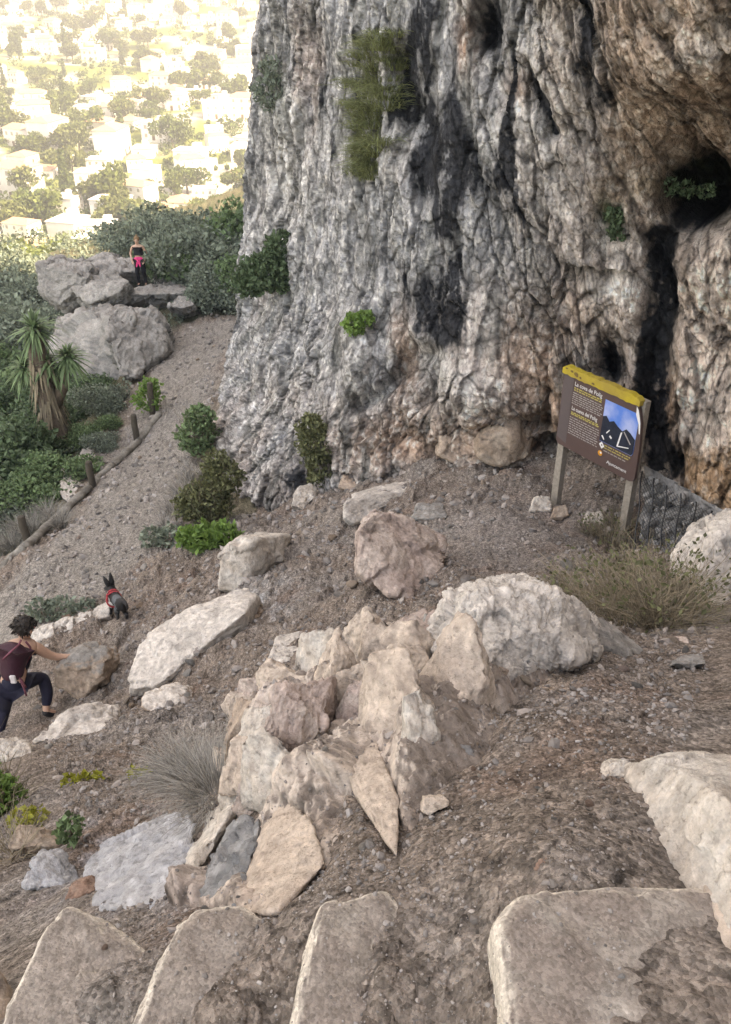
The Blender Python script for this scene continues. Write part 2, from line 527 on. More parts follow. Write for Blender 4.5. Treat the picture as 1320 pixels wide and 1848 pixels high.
def build_ground():
    th = np.radians(np.concatenate([np.linspace(-75, -27, 30, endpoint=False), np.linspace(-27, 25, 500), np.linspace(25.5, 75, 30)]))
    r = np.concatenate([np.linspace(-4.0, 0.25, 8, endpoint=False)[:0], np.geomspace(0.25, 0.8, 10, endpoint=False), np.geomspace(0.8, 34, 540, endpoint=False), np.geomspace(34, 75, 40)])
    R, T = np.meshgrid(r, th, indexing='ij')
    x = (R * np.sin(T)).ravel(); y = (R * np.cos(T)).ravel()
    z = H(x, y)
    P = np.stack([x, y, z], 1)
    rr = np.hypot(x, y)
    pm = 1 - sstep(0.8, 1.25, path_mask(x, y) + 0.25 * fbm(P * 0.9, 3, seed=4))
    px, py = to_px(P)
    near_step = 1 - sstep(1.3, 2.0, rr)
    rough = (1 - 0.75 * pm) * (1 - 0.85 * near_step)
    flat = 1 - 0.8 * np.exp(-(((px - 900) / 130) ** 2 + ((py - 960) / 70) ** 2))   # trodden dust before the sign
    rough *= flat
    amp = np.clip(rr / 9, 0.2, 1.0)
    dz = rough * amp * 0.22 * fbm(P * 1.3, 4, seed=5)
    b1, e1 = blocks(P, 0.55, seed=2.0, crack=0.2)
    dz += rough * amp * 0.10 * b1
    b2, e2 = blocks(P, 0.16, seed=3.0, crack=0.25)
    dz += (0.35 + 0.65 * rough) * np.clip(rr / 5, 0.25, 1) * 0.022 * b2 * flat
    b3, e3 = blocks(P, 0.05, seed=5.0, crack=0.3)
    dz += np.clip(1.6 - rr / 9, 0, 1) * 0.007 * b3
    dz += 0.014 * fbm(P * 9, 4, 0.6, seed=6)
    cl, _ = chips(P, 0.11, seed=3, octv=3, gain=0.6)
    dz += np.clip(rr / 4, 0.3, 1.2) * 0.04 * (cl - 0.25) * (1 - 0.6 * (1 - flat)) * (1 - 0.5 * pm)
    # rocky ridge by the steps
    rid = outcrop_mask(px, py) * (rr < 5.2)
    dz -= rid * 0.03
    P[:, 2] += dz
    # colours
    n1 = fbm(P * 0.8, 4, seed=11); n2 = fbm(P * 5, 4, seed=12); n3 = fbm(P * 22, 3, seed=13)
    earth = np.array([0.208, 0.170, 0.143]); grey = np.array([0.235, 0.21, 0.19]); red = np.array([0.215, 0.15, 0.118])
    c = np.tile(earth, (len(P), 1))
    def mixc(c, col, m):
        m = np.clip(m, 0, 1)[:, None]
        return c * (1 - m) + np.array(col) * m
    c = mixc(c, grey, sstep(-0.15, 0.35, n1) * 0.75)
    c = mixc(c, red, sstep(0.05, 0.45, fbm(P * 1.7, 3, seed=14)) * 0.55)
    c = mixc(c, (0.255, 0.235, 0.212), pm * 0.8)
    c = mixc(c, (0.245, 0.22, 0.205), 1 - flat)
    c = mixc(c, (0.36, 0.285, 0.225), rid * sstep(0.0, 0.3, n2) * 0.6)
    veg = sstep(0.9, 2.2, path_mask(x, y)) * sstep(12, 15, y) * (x < -2.0)
    c = mixc(c, (0.105, 0.105, 0.06), veg * 0.8)
    c = mixc(c, (0.06, 0.085, 0.04), veg * sstep(0, 0.3, n1) * 0.7)
    c = mixc(c, (0.28, 0.29, 0.32), blob(px, py, 220, 1560, 160, 90) * sstep(-0.2, 0.3, n2) * 0.8)   # bluish scree in the gully
    c = mixc(c, (0.35, 0.36, 0.37), blob(px, py, 470, 1090, 60, 40) * sstep(-0.2, 0.3, n2) * 0.7)
    c *= (1 + 0.35 * n2 + 0.35 * n3)[:, None]
    c *= (0.55 + 0.45 * np.clip(e2 * 1.5, 0, 1))[:, None] * 1.1
    c = np.clip(c, 0.01, 0.8)
    Q = grid_faces(len(r), len(th))
    fm = pm[Q].mean(1) > 0.5
    for name, sel in (('ground', ~fm), ('path', fm)):
        q = Q[sel]
        used, inv = np.unique(q, return_inverse=True)
        me = mesh_np(name, P[used], inv.reshape(-1, 4), M_GROUND, c[used])
        o = obj(name, me)
        tag(o, {'ground': 'brown stony earth slope below the cliff', 'path': 'grey gravel footpath along the foot of the cliff'}[name], kind='structure')
    return P

# ------------------------------------------------------------------ cliff
def build_cliff():
    ctl = np.array(CLIFF_Y, float)
    ev = solve_rbf(ctl[:, :2] / 300.0, ctl[:, 2], 1e-3)
    ed_y = [-350, 0, 150, 350, 450, 560, 650, 750, 830, 900, 1000]
    ed_x = [475, 470, 457, 445, 440, 432, 415, 395, 385, 398, 430]
    bs_x = [380, 400, 470, 560, 640, 800, 960, 1160, 1240, 1320, 1500, 1750]
    bs_y = [900, 930, 970, 930, 905, 880, 880, 910, 990, 1040, 1180, 1300]
    us = np.concatenate([np.linspace(0, 0.71, 560, endpoint=False), np.linspace(0.71, 1, 40)])
    vs_ = np.concatenate([np.linspace(-0.4, -0.02, 26, endpoint=False), np.linspace(-0.02, 1.0, 540), np.linspace(1.004, 1.1, 20)])
    U, Vv = np.meshgrid(us, vs_)
    # iterate: px depends on the edge at this py
    py = Vv * 880
    for _ in range(3):
        e = np.interp(py, ed_y, ed_x)
        px = e + U * (1750 - e)
        py = Vv * np.interp(px, bs_x, bs_y)
        py = np.where(Vv < 0, Vv * 880, py)
    Y = ev(np.stack([px.ravel() / 300, py.ravel() / 300], 1)).reshape(px.shape)
    # wrap round the far corner, out of sight
    nw = 34
    t = (np.linspace(1, 0, nw, endpoint=False) ** 1.5)[None, :]
    pxw = px[:, :1] + t * 25
    pyw = np.repeat(py[:, :1], nw, 1)
    Yw = Y[:, :1] + t * 32 * (Y[:, :1] / 27.0)
    px, py, Y = np.hstack([pxw, px]), np.hstack([pyw, py]), np.hstack([Yw, Y])
    nr, nc = px.shape
    pxf, pyf, Yf = px.ravel(), py.ravel(), Y.ravel()
    d = Yf / ydir(pyf)
    P = np.stack([(pxf - 660) / F * d, Yf, CAM[2] + d * zdir(pyf)], 1)
    Q = grid_faces(nr, nc)
    N = vnormals(P, Q)
    if (N[:, 1].mean() > 0): N = -N
    # smooth normals for displacement
    Ng = N.reshape(nr, nc, 3)
    for _ in range(12):
        Ng = (Ng + np.roll(Ng, 3, 0) + np.roll(Ng, -3, 0) + np.roll(Ng, 3, 1) + np.roll(Ng, -3, 1))
        Ng /= np.linalg.norm(Ng, axis=2, keepdims=True)
    N = Ng.reshape(-1, 3)
    wob = 26
    wx = pxf + wob * fbm(P * 0.8, 4, seed=21) * 1.6
    wy = pyf + wob * fbm(P * 0.8, 4, seed=22) * 1.6
    right = sstep(820, 1080, wx)                    # blocky brown half
    lower = sstep(620, 760, wy)
    far = np.clip(Yf / 13, 0.7, 2.0)
    # ---- relief
    D0 = 0.42 * far * fbm(P * np.array([0.45, 0.45, 0.3]), 4, seed=23)
    lean = P.copy(); lean[:, 0] += (0.12 + 0.25 * sstep(700, 950, pxf)) * P[:, 2]     # flutes lean a little
    fl = ridged(lean * np.array([1.6, 0.7, 0.24]), 4, seed=24)
    D0 += (1 - 0.6 * right) * (1 - 0.5 * lower) * (0.16 + 0.16 * (1 - sstep(640, 760, wx))) * far * (fl - 0.3)
    fl2 = ridged(lean * np.array([4.5, 2.2, 0.8]), 3, seed=25)
    D = (1 - 0.5 * right) * 0.05 * far * (fl2 - 0.3)
    blk = np.maximum(right, lower * 0.9)
    calm = 0.22 + 0.78 * sstep(-0.08, 0.22, fbm(P * np.array([0.55, 0.5, 0.35]), 3, seed=43) + 0.15 * lower)
    c1, e1 = chips(lean, 1.3, seed=4, octv=5, gain=0.52, anis=(1.15, 1, 0.6))
    D += (0.3 + 0.7 * np.clip(blk * sstep(520, 720, wx), 0, 1)) * 0.75 * (c1 - 0.25)
    c0, e0 = chips(lean, 2.4, seed=3, octv=1, anis=(1.1, 1, 0.5), warp=0.2)
    D += (0.2 + 0.7 * right) * (c0 - 0.25)
    fr, ef = blocks(lean, 0.8, seed=12.0, tilt=0.5, crack=1.0, cw=0.05, anis=(1.5, 0.8, 0.28))      # long cracks down the face
    D += 0.10 * np.minimum(far, 1.3) * (0.45 + 0.55 * sstep(560, 760, wx)) * fr * calm
    c2, e2 = chips(lean, 0.5, seed=6, octv=3, gain=0.55, anis=(1.3, 1, 0.55))
    D += (0.45 + 0.55 * np.maximum(blk, sstep(560, 760, wx))) * 0.28 * np.minimum(far, 1.4) * (c2 - 0.25) * calm
    b3, e3 = blocks(P, 0.22, seed=9.0, tilt=1.1, crack=0.4, anis=(1.2, 1, 0.7))
    D += 0.03 * far * b3 * calm
    D += 0.05 * far * fbm(P * 6, 4, 0.6, seed=26)
    B = lambda cx, cy, rx, ry: blob(wx, wy, cx, cy, rx, ry)
    def stroke(pts, wd):
        best = np.full(len(wx), 9e9)
        p = np.stack([wx, wy], 1)
        for a, b in zip(pts[:-1], pts[1:]):
            a, b = np.array(a, float), np.array(b, float)
            ab = b - a
            tt = np.clip(((p - a) @ ab) / (ab @ ab), 0, 1)
            best = np.minimum(best, np.linalg.norm(p - a - tt[:, None] * ab, axis=1))
        return np.exp(-(best / wd) ** 2)
    D0 -= 2.4 * B(1262, 355, 46, 40) + 0.5 * B(1230, 300, 100, 60)              # the cave mouth under the roof
    D0 += 0.45 * B(1290, 90, 170, 110)                                         # the roof over it
    D0 -= 0.9 * B(1105, 655, 30, 50)                                          # hole over the sign
    D0 -= 0.8 * B(866, 40, 20, 55) + 0.5 * stroke([(955, 120), (1005, 250)], 16)
    chan = stroke([(1192, 430), (1190, 560), (1180, 700), (1186, 850)], 27)
    D0 -= 0.40 * chan
    D0 += 0.40 * sstep(1200, 1240, wx) * sstep(380, 470, wy)                    # pale bulge to the right of the gutter
    D0 -= 0.35 * B(1120, 400, 30, 60)
    D0 += 0.55 * B(860, 710, 85, 75)                                          # pale buttress above the boulders
    D0 -= 0.45 * stroke([(775, 640), (800, 640), (770, 720)], 20)
    D0 -= 0.5 * stroke([(640, 730), (700, 690), (750, 640)], 18)
    D0 -= 0.5 * stroke([(870, 780), (985, 750), (1000, 690)], 12)
    D0 -= 0.6 * B(975, 800, 30, 35)
    D0 += 0.5 * B(640, 650, 30, 90) - 0.5 * stroke([(548, 830), (560, 900)], 12)
    D0 -= 0.5 * stroke([(735, 120), (755, 230), (765, 350)], 26)
    D0 -= 0.25 * stroke([(1060, 0), (1060, 120), (1110, 180)], 22)
    fade = np.ones((nr, nc)); fade[:, :nw] = 0.4
    los = CAM - P; los /= np.linalg.norm(los, axis=1, keepdims=True)
    out = N * 0.3 + np.array([-0.25, -0.9, 0.1]) * 0.7; out /= np.linalg.norm(out, axis=1, keepdims=True)     # the face looks this way
    big = N * 0.2 + los * 0.8; big /= np.linalg.norm(big, axis=1, keepdims=True)
    P2 = P + big * (D0 * fade.ravel())[:, None] + out * (D * fade.ravel())[:, None]
    # ---- colour: what the stone itself is, the stains water left, and darkened recesses
    n1 = fbm(P * 0.9, 4, seed=31); n2 = fbm(P * 3.5, 4, seed=32); n3 = fbm(P * 11, 4, seed=33)
    st = fbm(lean * np.array([3.2, 2.4, 0.35]), 4, seed=34)                   # run-off streaks
    grey = np.array([0.272, 0.272, 0.274]); warm = np.array([0.41, 0.35, 0.31])
    c = grey + (warm - grey) * np.clip(right * 0.8 + 0.5 * lower + 0.8 * n1 - 0.1, 0, 1)[:, None]
    def mixc(c, col, m):
        m = np.clip(m, 0, 1)[:, None]
        return c * (1 - m) + np.array(col) * m
    c = mixc(c, (0.37, 0.285, 0.225), 0.8 * sstep(1060, 1150, wx) * (1 - sstep(330, 430, wy)))
    c = mixc(c, (0.35, 0.25, 0.19), 0.7 * B(930, 640, 110, 90) + 0.8 * B(880, 790, 140, 60) + 0.7 * B(728, 650, 22, 90) + 0.6 * B(1080, 550, 60, 60) + 0.6 * B(700, 800, 90, 50) + 0.5 * B(1000, 720, 50, 80))
    c = mixc(c, (0.36, 0.23, 0.16), 0.8 * B(835, 70, 20, 70) + 0.7 * B(935, 165, 25, 40) + 0.35 * B(565, 140, 15, 130))
    c = mixc(c, (0.58, 0.49, 0.43), 0.95 * sstep(1205, 1240, wx) * sstep(390, 470, wy) * (1 - sstep(800, 850, wy)))
    c = mixc(c, (0.38, 0.26, 0.17), 0.9 * sstep(1200, 1240, wx) * sstep(800, 840, wy) + 0.7 * B(1215, 730, 20, 80))
    pal = 0.8 * B(950, 240, 70, 110) + 0.9 * B(1105, 505, 50, 80) + 0.9 * B(830, 690, 55, 80) + 0.7 * B(640, 650, 35, 90) + 0.6 * B(720, 260, 14, 120) \
        + 0.5 * B(560, 300, 70, 120) + 0.5 * B(960, 40, 50, 60) + 0.6 * B(1290, 70, 60, 40) + 0.5 * B(500, 330, 40, 110)
    c = mixc(c, (0.60, 0.57, 0.54), pal * (0.7 + 1.1 * n2))
    c = mixc(c, (0.52, 0.50, 0.47), 0.55 * sstep(0.05, 0.35, n3 + 0.3 * fl2 - 0.1) * (1 - 0.4 * right))
    c = mixc(c, (0.20, 0.20, 0.19), 0.75 * sstep(0.0, 0.35, st) * (1 - 0.55 * right))
    c = mixc(c, (0.17, 0.155, 0.14), 0.6 * B(960, 480, 110, 130) * (0.5 + n2))
    dark = 1.0 * stroke([(760, 20), (750, 120), (745, 200)], 22) + 1.2 * B(765, 285, 36, 75) + 0.6 * stroke([(800, 100), (830, 330), (800, 420)], 20) \
        + 1.1 * stroke([(1062, 0), (1058, 110), (1100, 165)], 24) + 0.9 * stroke([(960, 130), (1005, 245)], 13) + 1.1 * B(866, 40, 16, 50) \
        + 1.25 * chan + 0.7 * B(770, 560, 36, 70) + 0.9 * B(1260, 370, 50, 45) + 0.8 * B(1120, 395, 24, 55) + 1.1 * B(1105, 655, 26, 46) \
        + 0.5 * B(870, 330, 60, 90) + 0.7 * B(520, 870, 30, 40) + 0.5 * stroke([(640, 60), (655, 200), (640, 330)], 12) + 0.45 * stroke([(595, 90), (605, 330)], 10) \
        + 0.6 * B(1230, 335, 60, 30) + 0.4 * B(700, 480, 30, 120) + 0.4 * B(830, 520, 50, 100)
    dark += 0.75 * sstep(0.10, 0.32, fbm(lean * np.array([2.1, 1.6, 0.16]), 4, seed=36)) * sstep(660, 740, wx) * (1 - sstep(1080, 1130, wx)) * (1 - sstep(560, 680, wy)) \
        + 0.5 * sstep(0.16, 0.34, fbm(lean * np.array([2.6, 1.6, 0.2]), 4, seed=38)) * (1 - sstep(640, 700, wx)) * (1 - sstep(420, 560, wy))
    dark = sstep(0.30, 0.72, dark * (0.95 + 1.1 * st + 0.9 * n3 + 0.5 * n2))  # water streaks, plus dark painted into the cave mouth, holes and channel
    c = mixc(c, (0.035, 0.037, 0.042), np.clip(dark, 0, 0.96))
    c = mixc(c, (0.06, 0.075, 0.03), 0.8 * (B(1225, 330, 60, 24) + B(1115, 380, 22, 50) + 0.7 * B(500, 170, 26, 50)) * (0.6 + n2))      # moss
    c *= (1 + 0.45 * n2 + 0.42 * n3 + 0.2 * fbm(P * 26, 3, seed=37))[:, None]
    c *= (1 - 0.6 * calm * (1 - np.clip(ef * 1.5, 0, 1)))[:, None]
    c *= (0.40 + 0.55 * np.clip(e2 * 1.3, 0, 1))[:, None]           # darker along the facet edges
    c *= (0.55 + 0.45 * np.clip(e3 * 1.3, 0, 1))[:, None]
    c *= (0.72 + 0.5 * np.clip(c2 * 1.3, 0, 1))[:, None]          # hollows coloured darker, raised facets lighter
    c = np.clip((c * 1.36 / 0.3) ** 1.22 * 0.3, 0.010, 0.75)
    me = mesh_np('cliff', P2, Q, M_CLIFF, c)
    tag(obj('cliff', me), 'tall grey and brown limestone cliff with black water stains', kind='structure')
    # unseen mountain mass above the cliff, footprint shaped to set the shade boundary
    foot = [(-4.9, 49), (-2.6, 29.5), (1.5, 19.5), (5.0, 13.5), (7.0, 9.5), (7.6, 4.0), (7.6, -8), (8.5, -40), (80, -40), (80, 8)]
    bm = bmesh.new()
    n = len(foot)
    zs = [2.2, 14, 30, 48]
    rings = []
    for k, z in enumerate(zs):
        cx, cy = 40, 8
        s = 1 - 0.035 * k
        rings.append([bm.verts.new((cx + (x - cx) * s, cy + (y - cy) * s if 0 < i < n - 1 else y, z + random.uniform(-1, 1) * (k > 0))) for i, (x, y) in enumerate(foot)])
    for a, b in zip(rings[:-1], rings[1:]):
        for i in range(n):
            bm.faces.new((a[i], a[(i + 1) % n], b[(i + 1) % n], b[i]))
    bm.faces.new(rings[-1]); bm.faces.new(rings[0][::-1])
    tag(obj('mountain', bm_mesh('mountain', bm, pmat('mountain_rock', (0.3, 0.28, 0.26), var=0.4, scale=0.6, tint=(0.36, 0.3, 0.26)))),
        'unseen upper rock mass above the cliff, shaped to shade the slope', kind='structure')

# ------------------------------------------------------------------ rocks
_ico = {}
def ico(n):
    if n not in _ico:
        bm = bmesh.new()
        bmesh.ops.create_icosphere(bm, subdivisions=n, radius=1.0)
        _ico[n] = (np.array([v.co[:] for v in bm.verts]), np.array([[v.index for v in f.verts] for f in bm.faces]))
        bm.free()
    return _ico[n]

def hull_planes(pts):
    bm = bmesh.new()
    for p in pts: bm.verts.new(p)
    r = bmesh.ops.convex_hull(bm, input=bm.verts[:])
    bmesh.ops.delete(bm, geom=[v for v in bm.verts if not v.link_faces], context='VERTS')
    bmesh.ops.dissolve_limit(bm, angle_limit=math.radians(4), verts=bm.verts[:], edges=bm.edges[:])
    bm.normal_update()
    c = np.mean([v.co[:] for v in bm.verts], axis=0)
    pl = []
    for f in bm.faces:
        nn = np.array(f.normal[:]); h = float(nn @ (np.array(f.calc_center_median()[:]) - c))
        if h < 0: nn, h = -nn, -h
        if h > 1e-5: pl.append((nn, h))
    bm.free()
    return c, pl

def split4(V, Fc):
    E = np.sort(np.concatenate([Fc[:, [0, 1]], Fc[:, [1, 2]], Fc[:, [2, 0]]]), 1)
    u, inv = np.unique(E, axis=0, return_inverse=True)
    inv = inv.ravel()
    m = (V[u[:, 0]] + V[u[:, 1]]) / 2
    n, k = len(Fc), len(V)
    a, b, c = inv[:n] + k, inv[n:2 * n] + k, inv[2 * n:] + k
    F2 = np.concatenate([np.stack([Fc[:, 0], a, c], 1), np.stack([Fc[:, 1], b, a], 1), np.stack([Fc[:, 2], c, b], 1), np.stack([a, b, c], 1)])
    return np.concatenate([V, m]), F2

def hull_surface(nn, hh, s, level, sharp, its=(8, 8, 5, 3, 2, 1)):
    """an even mesh over a worn convex hull (scaled space; s: the scale back to metres)"""
    V, Fc = ico(2)
    def proj(V):
        D = V / np.linalg.norm(V, axis=1, keepdims=True)
        v = np.maximum(D @ nn.T, 0) / hh
        vm = v.max(1)
        return D / (vm * ((v / vm[:, None]) ** sharp).sum(1) ** (1.0 / sharp))[:, None]
    V = proj(V); span = np.ptp(V, axis=0)
    for lv in range(2, level + 1):
        if lv > 2: V, Fc = split4(V, Fc)
        for _ in range(its[lv - 2]):
            acc = np.zeros_like(V); cnt = np.zeros(len(V))
            for i, j in ((0, 1), (1, 2), (2, 0)):
                for ax in range(3):
                    acc[:, ax] += np.bincount(Fc[:, i], V[Fc[:, j], ax], len(V)) + np.bincount(Fc[:, j], V[Fc[:, i], ax], len(V))
                cnt += np.bincount(Fc[:, i], minlength=len(V)) + np.bincount(Fc[:, j], minlength=len(V))
            dl = acc / cnt[:, None] - V
            V = proj(V + 0.7 * (dl - dl.mean(0)))
        V = proj(V)
    if its[0] and (np.ptp(V, axis=0) < 0.7 * span).any():
        return hull_surface(nn, hh, s, level, sharp, (0,) * 6)
    return V, Fc

PAL = {
    'pale': ((0.50, 0.44, 0.38), (0.56, 0.52, 0.47)), 'cream': ((0.54, 0.45, 0.375), (0.46, 0.375, 0.31)), 'grey': ((0.235, 0.225, 0.21), (0.33, 0.315, 0.295)),
    'brown': ((0.31, 0.235, 0.18), (0.38, 0.31, 0.25)), 'tan': ((0.40, 0.315, 0.25), (0.34, 0.26, 0.205)), 'blue': ((0.33, 0.335, 0.35), (0.42, 0.42, 0.43)),
    'white': ((0.58, 0.53, 0.48), (0.46, 0.42, 0.38)), 'dark': ((0.16, 0.155, 0.155), (0.26, 0.25, 0.25)), 'pink': ((0.42, 0.33, 0.29), (0.48, 0.40, 0.35)),
    'red': ((0.26, 0.16, 0.12), (0.33, 0.23, 0.18)), 'step': ((0.315, 0.28, 0.245), (0.245, 0.212, 0.182)), 'bluegrey': ((0.17, 0.175, 0.18), (0.30, 0.30, 0.30)),
}
SOIL = np.array([0.205, 0.17, 0.147])

def rock_mesh(name, pts, sub=5, pal='grey', rough=1.0, sharp=14, dirt=0.5, seed=None, crackdark=0.5, top=None, anis=(1, 1, 1), edge=0):
    """a boulder: the hull of its surveyed points, edges worn, faces broken and pitted"""
    seed = seed if seed is not None else (abs(hash(name)) % 97)
    pts = np.asarray(pts, float)
    ctr = pts.mean(0)
    q = pts - ctr
    _, _, vt = np.linalg.svd(q, full_matrices=False)
    s = np.maximum(np.abs(q @ vt.T).max(0), 0.02)
    c, pl = hull_planes((q @ vt.T) / s)
    nn = np.array([p[0] for p in pl]); hh = np.array([p[1] for p in pl])
    V, Fc = hull_surface(nn, hh, s, sub, sharp * 2.0)
    P = ((V * 1.02 + c) * s) @ vt + ctr
    N = vnormals(P, Fc)
    if ((P - ctr) * N).sum() < 0: N = -N; Fc = Fc[:, ::-1]
    size = float(np.prod(s) ** (1 / 3))
    S = P + seed * 3.1
    c1, e1 = chips(S, size * 0.8, seed=seed % 7 + 1, octv=4, gain=0.45, anis=anis, planar=0.85, lac=2.7)
    c2, e2 = chips(S, size * 0.22, seed=seed % 5 + 2, octv=3, gain=0.6, anis=anis, planar=0.4)
    f = fbm(S / size * 1.2, 5, seed=4); g = fbm(S / size * 12, 4, 0.6, seed=5)
    e3 = e2
    disp = size * rough * (0.24 * (c1 - 0.2) + 0.025 * (c2 - 0.25) + 0.05 * f + 0.008 * g)
    P = P + N * disp[:, None]
    N2 = vnormals(P, Fc)
    a, b = np.array(PAL[pal][0]), np.array(PAL[pal][1])
    m = sstep(-0.25, 0.35, fbm(S / size * 1.6, 4, seed=7))[:, None]
    C = a * (1 - m) + b * m
    if top is not None:
        tm = sstep(0.55, 0.85, N2[:, 2] + 0.4 * g)[:, None]
        C = C * (1 - tm) + np.array(PAL[top][0]) * tm
    C = C * (1.12 + 0.25 * g + 0.3 * fbm(S * 14, 4, seed=8))[:, None]
    C = C * (0.84 + 0.34 * np.clip(c2 * 1.3, 0, 1))[:, None]
    if edge:         # worn edges and risers are bare, clean stone
        em = (1 - sstep(0.72, 0.93, N2[:, 2] + 0.1 * g))[:, None]
        C = C * (1 - em) + np.array([0.55, 0.49, 0.42]) * (1 + 0.2 * g)[:, None] * em
    spots = sstep(0.32, 0.5, fbm(S / size * 5, 4, seed=9))[:, None] * 0.42          # lichen and weather stains
    C = C * (1 - spots) + np.array([0.13, 0.125, 0.12]) * spots
    sh = 0.22 if edge else 0
    dm = (dirt * sstep(0.35 + sh * 2, 0.9 + sh * 0.3, N2[:, 2]) * sstep(-0.25 - sh, 0.3 - sh, fbm(S / size * 3, 4, seed=10)))[:, None]
    C = C * (1 - dm) + SOIL * 1.1 * dm
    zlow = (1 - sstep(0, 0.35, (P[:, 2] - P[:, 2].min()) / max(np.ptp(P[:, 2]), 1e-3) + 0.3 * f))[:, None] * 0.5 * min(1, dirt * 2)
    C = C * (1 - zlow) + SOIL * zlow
    few = sstep(0.02, 0.3, fbm(S / size * 2.2, 3, seed=12))
    cr = (crackdark * few * (1 - np.clip(e1 * 2.0, 0, 1)) + 0.35 * crackdark * few * (1 - np.clip(e2 * 1.4, 0, 1)))[:, None]
    C = C * (1 - np.clip(cr, 0, 0.8))
    return P, Fc, np.clip(C, 0.012, 0.72)

def rock_from(name, label, pts, cat='rock', group=None, mat=None, **kw):
    s_ = kw.get('sub', 5)
    kw['sub'] = 7 if name == 'stone_step' or label.startswith(('large pale cream', 'broad white fractured')) else max(s_, 5)
    P, Fc, C = rock_mesh(label, pts, seed=sum(map(ord, label)) % 89, **kw)
    base = np.array([P[:, 0].mean(), P[:, 1].mean(), P[:, 2].min()])
    o = obj(name, mesh_np(name, P - base, Fc, mat or M_ROCK, C), loc=base)
    return tag(o, label, cat, group)

def rock(name, label, ref, pts, down=0.3, back=0.15, **kw):
    """pts: (px, py, dy): dy metres beyond the ground seen at ref; or (px, py, gx, gy, dy) with a ground pixel of its own"""
    Q = []
    for p in pts:
        if len(p) == 3:
            Q.append(PY(p[0], p[1], ground_at(*ref)[1] + p[2]))
        else:
            Q.append(PY(p[0], p[1], ground_at(p[2], p[3])[1] + p[4]))
    Q = np.array(Q)
    Q2 = Q + np.array([0, back, -down])
    return rock_from(name, label, np.concatenate([Q, Q2]), **kw)

def box_rock(name, label, top, thick, **kw):
    T = np.array(top, float)
    if name == 'stone_step':        # worn, rounded rim
        cc = T.mean(0); d = T - cc; L = np.hypot(d[:, 0], d[:, 1])[:, None]
        inner = T - d / L * 0.055; inner[:, 2] = T[:, 2]
        mid = T - d / L * 0.018; mid[:, 2] = T[:, 2] - 0.014
        T[:, 2] -= 0.05
        T = np.concatenate([T, mid, inner])
    B = T.copy(); B[:, 2] -= thick
    return rock_from(name, label, np.concatenate([T, B]), **kw)

